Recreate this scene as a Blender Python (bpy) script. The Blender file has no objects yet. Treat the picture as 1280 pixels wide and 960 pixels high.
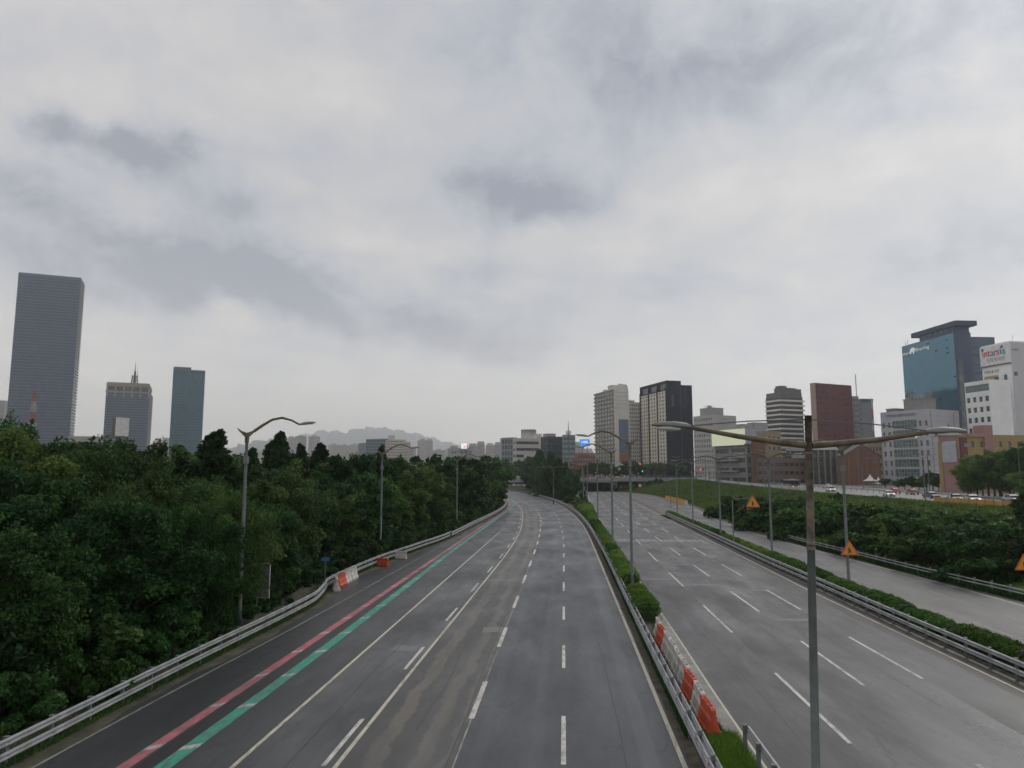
import bpy, math, random
import numpy as np
from mathutils import Vector, Matrix
random.seed(7); RNG = np.random.default_rng(7)
sc = bpy.context.scene
COL = sc.collection
D = bpy.data
R = math.radians
# ------------------------------------------------------------------ camera
CAM_H = 8.6; YAW = R(3.99); PITCH = R(7.03); FPX = 924.0
cd = D.cameras.new('camera'); cam = D.objects.new('camera', cd); COL.objects.link(cam)
cam.location = (0, 0, CAM_H); cam.rotation_euler = (math.pi/2 + PITCH, 0, YAW)
cd.sensor_width = 36; cd.lens = FPX/1280*36; cd.clip_start = .1; cd.clip_end = 40000
sc.camera = cam
# measuring helpers: where on the ground (or at which distance) a direction of view lands
_fw = Vector((-math.sin(YAW)*math.cos(PITCH), math.cos(YAW)*math.cos(PITCH), math.sin(PITCH)))
_rt = Vector((math.cos(YAW), math.sin(YAW), 0)); _up = _rt.cross(_fw)
def ray(u, v): return _fw + _rt*((u-640)/FPX) - _up*((v-480)/FPX)
def G(u, v, z=0):
    d = ray(u, v); t = (z-CAM_H)/d.z; return Vector((d.x*t, d.y*t, z))
def at_y(u, v, y):
    d = ray(u, v); t = y/d.y; return Vector((d.x*t, y, CAM_H+d.z*t))
def hit(px, py, dx, dy, u, v=594):      # distance along (dx,dy) from (px,py) to the sight line of column u
    r = ray(u, v); det = dx*(-r.y)-dy*(-r.x)
    return ((-px)*(-r.y)-(-py)*(-r.x))/det
# ------------------------------------------------------------------ world, sun, exposure
SUN_EL, SUN_AZ = R(36), R(-38)     # behind thin cloud, to the left
w = D.worlds.new('World'); sc.world = w; w.use_nodes = True
nt = w.node_tree; nt.nodes.clear()
def N(nt, t, **k):
    n = nt.nodes.new(t)
    for a, b in k.items():
        if a == 'inp':
            for i, val in b.items(): n.inputs[i].default_value = val
        else: setattr(n, a, b)
    return n
def LK(nt, a, b): nt.links.new(a, b)
def math_(nt, op, a, b=None, c=None, clamp=False):
    n = nt.nodes.new('ShaderNodeMath'); n.operation = op; n.use_clamp = clamp
    for i, x in enumerate((a, b, c)):
        if x is None: continue
        if hasattr(x, 'links') or hasattr(x, 'is_linked'): nt.links.new(x, n.inputs[i])
        else: n.inputs[i].default_value = x
    return n.outputs[0]
def mixc(nt, fac, a, b, mode='MIX'):
    n = nt.nodes.new('ShaderNodeMix'); n.data_type = 'RGBA'; n.blend_type = mode
    for s, x in ((n.inputs[0], fac), (n.inputs[6], a), (n.inputs[7], b)):
        if hasattr(x, 'is_linked'): nt.links.new(x, s)
        elif isinstance(x, tuple): s.default_value = (*x, 1)[:4]
        else: s.default_value = x
    return n.outputs[2]
def ramp(nt, fac, stops):
    n = nt.nodes.new('ShaderNodeValToRGB'); nt.links.new(fac, n.inputs[0])
    e = n.color_ramp.elements
    while len(e) < len(stops): e.new(.5)
    for i, (p, c) in enumerate(stops):
        e[i].position = p; e[i].color = (c, c, c, 1) if not isinstance(c, tuple) else (*c, 1)
    return n.outputs[0]
tc = N(nt, 'ShaderNodeTexCoord'); sep = N(nt, 'ShaderNodeSeparateXYZ'); LK(nt, tc.outputs['Generated'], sep.inputs[0])
sx, sy, sz = sep.outputs
zz = math_(nt, 'MAXIMUM', sz, 0.0)
den = math_(nt, 'ADD', zz, 0.16)
comb = N(nt, 'ShaderNodeCombineXYZ')
LK(nt, math_(nt, 'DIVIDE', sx, den), comb.inputs[0]); LK(nt, math_(nt, 'DIVIDE', sy, den), comb.inputs[1])
n1 = N(nt, 'ShaderNodeTexNoise', inp={'Scale': 1.15, 'Detail': 7, 'Roughness': .52, 'Distortion': .35}); LK(nt, comb.outputs[0], n1.inputs['Vector'])
n2 = N(nt, 'ShaderNodeTexNoise', inp={'Scale': 4.2, 'Detail': 9, 'Roughness': .6, 'Distortion': .4}); LK(nt, comb.outputs[0], n2.inputs['Vector'])
# cloud clumps: azimuth / elevation of each, edges broken by noise
azn = math_(nt, 'ARCTAN2', sx, sy); eln = math_(nt, 'ARCSINE', sz)
nw = N(nt, 'ShaderNodeTexNoise', inp={'Scale': 8.0, 'Detail': 9, 'Roughness': .66}); LK(nt, tc.outputs['Generated'], nw.inputs['Vector'])
sw = N(nt, 'ShaderNodeSeparateColor'); LK(nt, nw.outputs['Color'], sw.inputs[0])
azw = math_(nt, 'MULTIPLY_ADD', sw.outputs[0], .15, math_(nt, 'SUBTRACT', azn, .075))
elw = math_(nt, 'MULTIPLY_ADD', sw.outputs[1], .09, math_(nt, 'SUBTRACT', eln, .045))
def blob(u, v, ru, rv, s):
    d = ray(u, v).normalized(); a = math.atan2(d.x, d.y); e = math.asin(d.z)
    ra = ru/FPX; re = rv/FPX
    p = math_(nt, 'MULTIPLY', math_(nt, 'SUBTRACT', azw, a), 1/ra)
    q = math_(nt, 'MULTIPLY', math_(nt, 'SUBTRACT', elw, e), 1/re)
    r2 = math_(nt, 'MULTIPLY_ADD', p, p, math_(nt, 'MULTIPLY', q, q))
    g = math_(nt, 'EXPONENT', math_(nt, 'MULTIPLY', r2, -1.0))
    return math_(nt, 'MULTIPLY', g, s)
tot = None
for b in [(135, 180, 80, 26, .62), (190, 200, 60, 20, .4), (90, 165, 40, 16, .35), (30, 240, 50, 25, .3), (290, 258, 60, 28, .32), (200, 330, 190, 60, .62), (365, 362, 80, 38, .7), (240, 350, 90, 40, .35), (655, 245, 95, 36, .52), (700, 262, 60, 22, .3), (600, 225, 50, 20, .22),
          (580, 330, 50, 22, .35), (560, 410, 130, 34, .6), (640, 440, 60, 18, .3), (860, 90, 260, 80, .5), (1180, 60, 200, 70, .25), (1190, 305, 100, 40, .3),
          (800, 365, 90, 18, .3), (600, 20, 300, 50, .12), (100, 60, 200, 40, .15), (1000, 420, 200, 60, .12), (380, 190, 60, 20, .2),
          (280, 388, 50, 26, -.75), (430, 120, 220, 40, -.2), (470, 310, 130, 50, -.25), (1050, 225, 150, 50, -.3), (560, 500, 260, 40, -.3), (150, 430, 120, 50, -.25), (760, 300, 60, 40, -.2)]:
    o = blob(*b); tot = o if tot is None else math_(nt, 'ADD', tot, o)
cl = math_(nt, 'ADD', math_(nt, 'MULTIPLY', math_(nt, 'SUBTRACT', n1.outputs['Fac'], .5), .75), math_(nt, 'MULTIPLY', math_(nt, 'SUBTRACT', n2.outputs['Fac'], .5), 1.0))
n3 = N(nt, 'ShaderNodeTexNoise', inp={'Scale': 11.0, 'Detail': 9, 'Roughness': .62, 'Distortion': .5}); LK(nt, tc.outputs['Generated'], n3.inputs['Vector'])
rag = math_(nt, 'MULTIPLY_ADD', n3.outputs['Fac'], 3.2, -.35)
pos = math_(nt, 'MULTIPLY', math_(nt, 'MAXIMUM', tot, 0.0), rag)
tot = math_(nt, 'ADD', pos, math_(nt, 'MINIMUM', tot, 0.0))
cl = math_(nt, 'ADD', cl, math_(nt, 'MULTIPLY', tot, .95))
cl = math_(nt, 'ADD', cl, math_(nt, 'MULTIPLY', math_(nt, 'SUBTRACT', n3.outputs['Fac'], .5), .45))
cl = math_(nt, 'MULTIPLY_ADD', cl, .78, .38, clamp=True)
cloud = ramp(nt, cl, [(0, (.72, .70, .69)), (.28, (.59, .58, .58)), (.58, (.46, .48, .53)), (1, (.27, .295, .36))])
hz = ramp(nt, zz, [(0, 1.), (.045, .75), (.10, .34), (.22, .08), (.34, 0)])
cloud = mixc(nt, hz, cloud, (1.35, 1.27, 1.20))
sky = N(nt, 'ShaderNodeTexSky', sky_type='NISHITA', sun_disc=False, sun_elevation=SUN_EL, sun_rotation=SUN_AZ)
bgs = N(nt, 'ShaderNodeBackground', inp={'Strength': .1}); LK(nt, sky.outputs[0], bgs.inputs[0])
bgc = N(nt, 'ShaderNodeBackground', inp={'Strength': 1.0}); LK(nt, cloud, bgc.inputs[0])
mx = N(nt, 'ShaderNodeMixShader', inp={0: .94}); LK(nt, bgs.outputs[0], mx.inputs[1]); LK(nt, bgc.outputs[0], mx.inputs[2])
out = N(nt, 'ShaderNodeOutputWorld'); LK(nt, mx.outputs[0], out.inputs[0])
sl = D.lights.new('sun', 'SUN'); sl.energy = .85; sl.angle = R(28); sl.color = (1, .97, .92)
so = D.objects.new('sun', sl); COL.objects.link(so)
so.rotation_euler = Vector((-math.sin(SUN_AZ)*math.cos(SUN_EL), math.cos(SUN_AZ)*math.cos(SUN_EL), math.sin(SUN_EL))).to_track_quat('Z', 'Y').to_euler()
vs = sc.view_settings; vs.view_transform = 'Standard'; vs.look = 'None'; vs.gamma = 1; vs.use_curve_mapping = False; vs.exposure = 0
sc.cycles.max_bounces = 6; sc.cycles.volume_bounces = 3; sc.cycles.use_denoising = True

# ------------------------------------------------------------------ materials
MATS = {}
def mat(name, col, rough=.7, metal=0, spec=.5, var=.12, scale=1.0, kind='obj', emit=None, es=1.0, trans=None, bump=0, objvar=0):
    if name in MATS: return MATS[name]
    m = D.materials.new(name); m.use_nodes = True; t = m.node_tree; p = t.nodes['Principled BSDF']
    p.inputs['Roughness'].default_value = rough; p.inputs['Metallic'].default_value = metal; p.inputs['Specular IOR Level'].default_value = spec
    c = N(t, 'ShaderNodeTexCoord'); nz = N(t, 'ShaderNodeTexNoise', inp={'Scale': scale, 'Detail': 5, 'Roughness': .6}); LK(t, c.outputs['Object'], nz.inputs['Vector'])
    lo = tuple(x*(1-var*1.6) for x in col); hi = tuple(min(1, x*(1+var*1.6)) for x in col)
    col_o = mixc(t, ramp(t, nz.outputs['Fac'], [(.3, 0.), (.7, 1.)]), lo, hi)
    if objvar:
        oi = N(t, 'ShaderNodeObjectInfo'); k = math_(t, 'MULTIPLY_ADD', oi.outputs['Random'], objvar*2, 1-objvar)
        cc = N(t, 'ShaderNodeCombineColor'); [LK(t, k, cc.inputs[i]) for i in range(3)]
        col_o = mixc(t, 1.0, col_o, cc.outputs[0], 'MULTIPLY')
    LK(t, col_o, p.inputs['Base Color'])
    if emit: p.inputs['Emission Color'].default_value = (*emit, 1); p.inputs['Emission Strength'].default_value = es
    if bump:
        b = N(t, 'ShaderNodeBump', inp={'Strength': bump, 'Distance': .05}); n5 = N(t, 'ShaderNodeTexNoise', inp={'Scale': scale*12, 'Detail': 4}); LK(t, c.outputs['Object'], n5.inputs['Vector'])
        LK(t, n5.outputs['Fac'], b.inputs['Height']); LK(t, b.outputs[0], p.inputs['Normal'])
    MATS[name] = m; return m
def glassmat(name, col, col2, rough=.12, cell=(1.5, 1.5, 3.3), lit=0, spec=.5, metal=0):
    if name in MATS: return MATS[name]
    m = D.materials.new(name); m.use_nodes = True; t = m.node_tree; p = t.nodes['Principled BSDF']
    c = N(t, 'ShaderNodeTexCoord'); mp = N(t, 'ShaderNodeVectorMath', operation='DIVIDE'); LK(t, c.outputs['Object'], mp.inputs[0]); mp.inputs[1].default_value = cell
    fl = N(t, 'ShaderNodeVectorMath', operation='FLOOR'); LK(t, mp.outputs[0], fl.inputs[0])
    wn = N(t, 'ShaderNodeTexWhiteNoise'); LK(t, fl.outputs[0], wn.inputs['Vector'])
    oi = N(t, 'ShaderNodeObjectInfo'); f = math_(t, 'FRACT', math_(t, 'ADD', wn.outputs['Value'], oi.outputs['Random']))
    LK(t, mixc(t, ramp(t, f, [(0, 0.), (.8, .55), (1, 1.)]), col, col2), p.inputs['Base Color'])
    p.inputs['Roughness'].default_value = rough; p.inputs['Specular IOR Level'].default_value = spec; p.inputs['Metallic'].default_value = metal
    if lit:
        e = ramp(t, f, [(1-lit, 0.), (1-lit+.01, 1.)]); LK(t, e, p.inputs['Emission Strength']); p.inputs['Emission Color'].default_value = (.75, .8, .5, 1)
    MATS[name] = m; return m
def leafmat(name, c1, c2, c3):
    m = D.materials.new(name); m.use_nodes = True; t = m.node_tree; p = t.nodes['Principled BSDF']
    at = N(t, 'ShaderNodeAttribute', attribute_name='tint'); oi = N(t, 'ShaderNodeObjectInfo')
    a = ramp(t, at.outputs['Fac'], [(0, c1), (.6, c2), (1, c3)])
    k = math_(t, 'MULTIPLY_ADD', oi.outputs['Random'], 1.15, .52)
    cc = N(t, 'ShaderNodeCombineColor'); hv = math_(t, 'FRACT', math_(t, 'MULTIPLY', oi.outputs['Random'], 13.7)); LK(t, math_(t, 'MULTIPLY', k, math_(t, 'MULTIPLY_ADD', hv, .45, .74)), cc.inputs[0]); LK(t, math_(t, 'MULTIPLY_ADD', k, .8, .2), cc.inputs[1]); LK(t, k, cc.inputs[2])
    a = mixc(t, 1.0, a, cc.outputs[0], 'MULTIPLY'); LK(t, a, p.inputs['Base Color'])
    p.inputs['Roughness'].default_value = .6; p.inputs['Specular IOR Level'].default_value = .14
    tr = N(t, 'ShaderNodeBsdfTranslucent'); LK(t, a, tr.inputs[0]); ms = N(t, 'ShaderNodeMixShader', inp={0: .25})
    LK(t, p.outputs[0], ms.inputs[1]); LK(t, tr.outputs[0], ms.inputs[2]); LK(t, ms.outputs[0], t.nodes['Material Output'].inputs[0])
    MATS[name] = m; return m
def roadmat(name, base, alt, alt_amt=.5, tan=None, sx=.55, sy=.05, rough=(.35, .6), seed=0.0, wob=1.5, dark=.62, crack=.7):
    m = D.materials.new(name); m.use_nodes = True; t = m.node_tree; p = t.nodes['Principled BSDF']
    uv = N(t, 'ShaderNodeUVMap'); mp = N(t, 'ShaderNodeMapping'); LK(t, uv.outputs[0], mp.inputs[0]); mp.inputs['Scale'].default_value = (sx, sy, 1); mp.inputs['Location'].default_value = (seed, seed*1.7, 0)
    a = N(t, 'ShaderNodeTexNoise', inp={'Scale': 1.3, 'Detail': 8, 'Roughness': .62, 'Distortion': .5}); LK(t, mp.outputs[0], a.inputs['Vector'])
    mb = N(t, 'ShaderNodeMapping'); LK(t, uv.outputs[0], mb.inputs[0]); mb.inputs['Scale'].default_value = (.16, .045, 1); mb.inputs['Location'].default_value = (seed+3, 0, 0)
    b = N(t, 'ShaderNodeTexNoise', inp={'Scale': 2.2, 'Detail': 6, 'Roughness': .6}); LK(t, mb.outputs[0], b.inputs['Vector'])
    g = N(t, 'ShaderNodeTexNoise', inp={'Scale': 9, 'Detail': 6, 'Roughness': .75}); LK(t, uv.outputs[0], g.inputs['Vector'])
    c = mixc(t, ramp(t, a.outputs['Fac'], [(.38, 0.), (.66, alt_amt)]), base, alt)
    c = mixc(t, ramp(t, b.outputs['Fac'], [(.38, 0.), (.62, .7)]), c, tuple(x*dark for x in base))
    c = mixc(t, ramp(t, g.outputs['Fac'], [(.35, 0.), (.7, .30)]), c, tuple(x*1.5 for x in base))
    gg = N(t, 'ShaderNodeTexNoise', inp={'Scale': 34, 'Detail': 3, 'Roughness': .8}); LK(t, uv.outputs[0], gg.inputs['Vector'])
    c = mixc(t, ramp(t, gg.outputs['Fac'], [(.40, .35), (.52, 0.)]), c, tuple(x*.45 for x in base)); c = mixc(t, ramp(t, gg.outputs['Fac'], [(.56, 0.), (.68, .4)]), c, tuple(min(1, x*2.1) for x in base))
    vm = N(t, 'ShaderNodeMapping'); LK(t, uv.outputs[0], vm.inputs[0]); vm.inputs['Scale'].default_value = (.30, .16, 1); vm.inputs['Location'].default_value = (seed*.3, seed, 0)
    vd = N(t, 'ShaderNodeTexNoise', inp={'Scale': 2.5, 'Detail': 5, 'Roughness': .7}); LK(t, vm.outputs[0], vd.inputs['Vector'])
    va = N(t, 'ShaderNodeVectorMath', operation='MULTIPLY_ADD'); LK(t, vd.outputs['Color'], va.inputs[0]); va.inputs[1].default_value = (.5, .5, 0); LK(t, vm.outputs[0], va.inputs[2])
    vo = N(t, 'ShaderNodeTexVoronoi', feature='DISTANCE_TO_EDGE', inp={'Scale': 1.0}); LK(t, va.outputs[0], vo.inputs['Vector'])
    ck = math_(t, 'MULTIPLY', ramp(t, vo.outputs['Distance'], [(.004, 1.), (.014, 0.)]), ramp(t, a.outputs['Fac'], [(.45, 0.), (.6, crack)])); c = mixc(t, ck, c, tuple(x*.3 for x in base))
    if tan:
        n = N(t, 'ShaderNodeMapping'); LK(t, uv.outputs[0], n.inputs[0]); n.inputs['Scale'].default_value = (.12, .16, 1)
        nn = N(t, 'ShaderNodeTexNoise', inp={'Scale': 1.6, 'Detail': 7, 'Roughness': .7}); LK(t, n.outputs[0], nn.inputs['Vector'])
        s = N(t, 'ShaderNodeSeparateXYZ'); LK(t, uv.outputs[0], s.inputs[0])
        x = math_(t, 'ADD', s.outputs[0], math_(t, 'MULTIPLY', math_(t, 'SUBTRACT', nn.outputs['Fac'], .5), wob))
        for cx, wd, am in tan[1]:
            d = math_(t, 'ABSOLUTE', math_(t, 'SUBTRACT', x, cx)); f = math_(t, 'MULTIPLY_ADD', d, -9, wd*9+.5, clamp=True)
            f = math_(t, 'MULTIPLY', math_(t, 'MULTIPLY', f, ramp(t, a.outputs['Fac'], [(.3, .25), (.55, 1.)])), am); c = mixc(t, f, c, tan[0])
    LK(t, c, p.inputs['Base Color'])
    LK(t, math_(t, 'MULTIPLY_ADD', ramp(t, b.outputs['Fac'], [(.3, 0.), (.75, 1.)]), rough[1]-rough[0], rough[0]), p.inputs['Roughness'])
    p.inputs['Specular IOR Level'].default_value = .45
    bp = N(t, 'ShaderNodeBump', inp={'Strength': .35, 'Distance': .01}); g2 = N(t, 'ShaderNodeTexNoise', inp={'Scale': 60, 'Detail': 3}); LK(t, uv.outputs[0], g2.inputs['Vector'])
    LK(t, g2.outputs['Fac'], bp.inputs['Height']); LK(t, bp.outputs[0], p.inputs['Normal'])
    MATS[name] = m; return m
def paintmat(name, col, wear=.35, under=(.09, .09, .09)):
    m = D.materials.new(name); m.use_nodes = True; t = m.node_tree; p = t.nodes['Principled BSDF']
    c = N(t, 'ShaderNodeTexCoord'); mp = N(t, 'ShaderNodeMapping'); LK(t, c.outputs['Object'], mp.inputs[0]); mp.inputs['Scale'].default_value = (5, 1.3, 1)
    a = N(t, 'ShaderNodeTexNoise', inp={'Scale': 1, 'Detail': 8, 'Roughness': .75}); LK(t, mp.outputs[0], a.inputs['Vector'])
    b = N(t, 'ShaderNodeTexNoise', inp={'Scale': .12, 'Detail': 2}); LK(t, c.outputs['Object'], b.inputs['Vector'])
    f = math_(t, 'ADD', a.outputs['Fac'], math_(t, 'MULTIPLY', math_(t, 'SUBTRACT', b.outputs['Fac'], .5), .5))
    LK(t, mixc(t, ramp(t, f, [(.66-wear*.5, 0.), (.80-wear*.25, .85)]), col, under), p.inputs['Base Color']); p.inputs['Roughness'].default_value = .55
    MATS[name] = m; return m

steel = mat('galvanised_steel', (.33, .34, .35), .55, .25, var=.22, scale=1.2)
steel_dk = mat('weathered_steel', (.17, .18, .18), .6, .3, var=.15, scale=2)
pole_m = mat('pole_grey_green', (.115, .135, .13), .6, .1, var=.14, scale=3)
lamp_m = mat('lamp_housing', (.22, .22, .21), .45, .3, scale=3)
bronze = mat('lamp_arm_bronze', (.14, .112, .072), .65, .0, var=.3, scale=3)
rusty = mat('rusty_paint', (.115, .095, .070), .8, .1, var=.45, scale=5)
lens_m = mat('lamp_lens', (.5, .5, .47), .25)
black = mat('black_rubber', (.02, .02, .02), .8)
conc = mat('concrete', (.27, .265, .25), .85, var=.2, scale=.6, bump=.2)
conc_dk = mat('dark_concrete', (.12, .12, .12), .85, var=.2, scale=.4)
white_p = mat('white_plastic', (.54, .52, .47), .6, var=.28, scale=3)
orange_p = mat('orange_plastic', (.56, .085, .035), .55, var=.25, scale=3)
yellow_p = mat('yellow_plastic', (.62, .30, .05), .5, var=.15, scale=2)
bark = mat('bark', (.06, .05, .038), .9, var=.3, scale=4)
leafA = leafmat('leaf_mid', (.022, .056, .017), (.040, .092, .024), (.075, .145, .036))
leafB = leafmat('leaf_dark', (.016, .040, .014), (.028, .066, .019), (.055, .105, .028))
leafC = leafmat('leaf_hedge', (.050, .115, .018), (.095, .19, .028), (.17, .27, .045))
leafD = leafmat('leaf_bush', (.026, .066, .018), (.048, .110, .026), (.09, .165, .038))
leafE = leafmat('leaf_yellowish', (.034, .078, .018), (.062, .122, .026), (.11, .18, .042))
grass_l = leafmat('grass_blade', (.055, .145, .016), (.09, .21, .028), (.16, .28, .05))

# ------------------------------------------------------------------ mesh helpers
def link(o, parent=None):
    COL.objects.link(o)
    if parent: o.parent = parent
    return o
class MB:
    def __init__(s): s.v = []; s.f = []; s.m = []; s.uv = None
    def quad(s, a, b, c, d, m=0):
        i = len(s.v); s.v += [tuple(a), tuple(b), tuple(c), tuple(d)]; s.f.append((i, i+1, i+2, i+3)); s.m.append(m)
    def poly(s, pts, m=0):
        i = len(s.v); s.v += [tuple(p) for p in pts]; s.f.append(tuple(range(i, i+len(pts)))); s.m.append(m)
    def box(s, c, h, rz=0, m=0, taper=1.0):
        cx, cy, cz = c; hx, hy, hz = h; ca, sa = math.cos(rz), math.sin(rz); i = len(s.v)
        for z, k in ((-hz, 1), (hz, taper)):
            for x, y in ((-hx, -hy), (hx, -hy), (hx, hy), (-hx, hy)):
                x *= k; y *= k; s.v.append((cx+x*ca-y*sa, cy+x*sa+y*ca, cz+z))
        for q in ((3, 2, 1, 0), (4, 5, 6, 7), (0, 1, 5, 4), (1, 2, 6, 5), (2, 3, 7, 6), (3, 0, 4, 7)): s.f.append(tuple(i+k for k in q)); s.m.append(m)
    def tube(s, pts, rad, n=8, m=0, cap=True):
        pts = [Vector(p) for p in pts]; rad = rad if hasattr(rad, '__len__') else [rad]*len(pts); rings = []
        for k, p in enumerate(pts):
            t = (pts[min(k+1, len(pts)-1)]-pts[max(k-1, 0)]).normalized(); a = Vector((0, 0, 1)) if abs(t.z) < .9 else Vector((1, 0, 0))
            x = t.cross(a).normalized(); y = t.cross(x); i = len(s.v); rings.append(i)
            for j in range(n): q = 2*math.pi*j/n; s.v.append(tuple(p+(x*math.cos(q)+y*math.sin(q))*rad[k]))
        for a, b in zip(rings, rings[1:]):
            for j in range(n): s.f.append((a+j, a+(j+1) % n, b+(j+1) % n, b+j)); s.m.append(m)
        if cap:
            s.f.append(tuple(rings[0]+j for j in range(n))); s.m.append(m); s.f.append(tuple(rings[-1]+n-1-j for j in range(n))); s.m.append(m)
    def sweep(s, path, prof, closed=True, m=0):     # path: (x,y,z); prof: (side, up) closed outline
        P = [Vector(p) for p in path]; rings = []
        for k, p in enumerate(P):
            t = (P[min(k+1, len(P)-1)]-P[max(k-1, 0)]); t.z = 0; t.normalize(); r = Vector((t.y, -t.x, 0)); rings.append(len(s.v))
            for a, b in prof: s.v.append(tuple(p+r*a+Vector((0, 0, b))))
        n = len(prof)
        for a, b in zip(rings, rings[1:]):
            for j in range(n if closed else n-1): s.f.append((a+j, a+(j+1) % n, b+(j+1) % n, b+j)); s.m.append(m)
        if closed:
            s.f.append(tuple(rings[0]+j for j in range(n))); s.m.append(m); s.f.append(tuple(rings[-1]+n-1-j for j in range(n))); s.m.append(m)
    def mesh(s, name, mats, smooth=False):
        me = D.meshes.new(name); me.from_pydata(s.v, [], s.f)
        for m in (mats if isinstance(mats, (list, tuple)) else [mats]): me.materials.append(m)
        me.polygons.foreach_set('material_index', s.m)
        if smooth: me.polygons.foreach_set('use_smooth', [True]*len(s.f))
        me.update(); return me
    def obj(s, name, mats, parent=None, smooth=False, kind=None):
        o = D.objects.new(name, s.mesh(name, mats, smooth)); link(o, parent)
        if kind: o['kind'] = kind
        return o
def empty(name, loc, rz=0, label=None, cat=None, group=None):
    o = D.objects.new(name, None); o.location = loc; o.rotation_euler = (0, 0, rz); o.empty_display_size = .5; link(o); tag(o, label, cat, group); return o
def tag(o, label=None, cat=None, group=None, kind=None):
    if label: o['label'] = label
    if cat: o['category'] = cat
    if group: o['group'] = group
    if kind: o['kind'] = kind
    return o
KIDS = {}
def dup(root, loc=None, rz=None, scale=None, label=None):
    def rec(o, par):
        c = o.copy(); COL.objects.link(c); c.parent = par
        for k in list(o.children): rec(k, c)
        return c
    r = rec(root, None)
    if loc is not None: r.location = loc
    if rz is not None: r.rotation_euler = (0, 0, rz)
    if scale is not None: r.scale = scale if hasattr(scale, '__len__') else (scale,)*3
    if label: r['label'] = label
    return r
def text(body, size, parent, loc, rot, m, name='lettering', extrude=.02, align='CENTER', sx=1, bold=0, sy=1):
    c = D.curves.new('t', 'FONT'); c.body = body; c.size = size; c.extrude = extrude; c.align_x = align; c.align_y = 'CENTER'; c.offset = bold; c.resolution_u = 3
    o = D.objects.new('t', c); COL.objects.link(o); dg = bpy.context.evaluated_depsgraph_get(); me = D.meshes.new_from_object(o.evaluated_get(dg)); D.objects.remove(o)
    me.materials.clear(); me.materials.append(m); r = D.objects.new(name, me); link(r, parent); r.location = loc; r.rotation_euler = rot; r.scale = (sx, sy, 1); return r
def curve(pts):
    ys = [p[0] for p in pts]; xs = [p[1] for p in pts]; n = len(ys); m = []
    for i in range(n):
        a, b = max(0, i-1), min(n-1, i+1); m.append((xs[b]-xs[a])/(ys[b]-ys[a]))
    def f(y):
        if y <= ys[0]: return xs[0]
        if y >= ys[-1]: return xs[-1]+(y-ys[-1])*m[-1]
        i = max(k for k in range(n) if ys[k] <= y); i = min(i, n-2); h = ys[i+1]-ys[i]; t = (y-ys[i])/h
        return (2*t**3-3*t*t+1)*xs[i]+(t**3-2*t*t+t)*h*m[i]+(-2*t**3+3*t*t)*xs[i+1]+(t**3-t*t)*h*m[i+1]
    return f
# ------------------------------------------------------------------ road lines (x as a function of y)
LR = curve([(-60, 3.5), (95, 3.5), (115, 3.4), (134, 3.1), (163, 2.1), (193, .45), (232, -2.5), (284, -8.4), (327, -14.9), (383, -23.6), (450, -36), (600, -72)])
D1 = curve([(-60, -.1), (95, -.1), (107, -.2), (133, -.7), (150, -1.2), (169, -2.1), (189, -3.4), (238, -7.6), (284, -13.6), (327, -20.5), (383, -29.5), (450, -42), (600, -78)])
FA = curve([(-60, -3.45), (90, -3.4), (123, -3.9), (145, -4.5), (166, -5.5), (185, -6.9), (225, -10.9), (278, -18), (310, -23.3), (383, -36), (450, -48.5), (600, -84)])
Y2 = curve([(-60, -6.85), (22, -6.85), (60, -6.55), (85, -6.4), (114, -6.8), (145, -8.1), (176, -9.8), (207, -12.2), (252, -17), (278, -21), (310, -26.6), (383, -39.5), (450, -52), (600, -88)])
Y1 = curve([(-60, -10), (115, -9.9), (150, -10.5), (180, -12), (200, -13)])
GR = curve([(-60, -11.95), (28, -11.95), (47, -12.15), (84, -12.8), (122, -13.2), (168, -13.6), (202, -14.1), (237, -16.2), (270, -21), (310, -28.5), (383, -42), (450, -55), (600, -91)])
RD = curve([(-60, -13.1), (22, -13.1), (60, -13.3), (122, -13.85), (168, -14.15), (200, -14.8), (237, -17.2), (270, -22.2), (310, -29.8), (383, -43.4), (600, -93)])
WL = curve([(-60, -15.8), (26, -15.75), (44, -15.35), (76, -15.15), (96, -15), (122, -14.8), (150, -14.8)])
GL = curve([(-60, -16.6), (22, -16.6), (30, -16.7), (49, -16.7), (53, -17.3), (57, -18.1), (72, -18.05), (86, -17), (100, -15.95), (127, -15.75), (154, -15.4), (176, -15.5), (200, -16.2), (237, -18.8), (270, -24), (310, -31.6), (383, -46), (600, -96)])
RL = curve([(-60, 5.85), (30, 5.85), (41, 5.95), (62, 6.06), (95, 6.3), (146, 6.9), (199, 7.6), (350, 10.8), (405, 12.3), (600, 20)])
RA = curve([(-60, 9.2), (70, 9.25), (136, 10.15), (199, 11), (350, 14.4), (405, 16), (600, 23)])
RB = curve([(-60, 12.3), (75, 12.4), (166, 13.7), (199, 14.3), (350, 17.9), (405, 19.4), (600, 26)])
RC = curve([(-60, 15.3), (91, 15.3), (166, 16.8), (350, 21.3), (405, 22.8), (600, 29)])
RR = curve([(-60, 18.3), (57, 18.3), (71, 18.6), (94, 19.1), (147, 20.2), (250, 22.4), (405, 26), (600, 33)])
RG = curve([(-60, 19.1), (40, 19.1), (57, 19.3), (76, 19.5), (110, 20.3), (155, 21.3), (165, 21.5)])
PD = curve([(-60, 24.1), (65, 24.1), (160, 25.5)])
PM = curve([(-60, 27), (47, 27.1), (60, 27.3), (76, 27.6), (104, 27.5)])
PR = curve([(-60, 31), (52, 30.3), (63, 30.1), (79, 29.3), (94, 28.5), (105, 28.1), (125, 28.3), (150, 29.6), (200, 33.5), (240, 35)])
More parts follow.
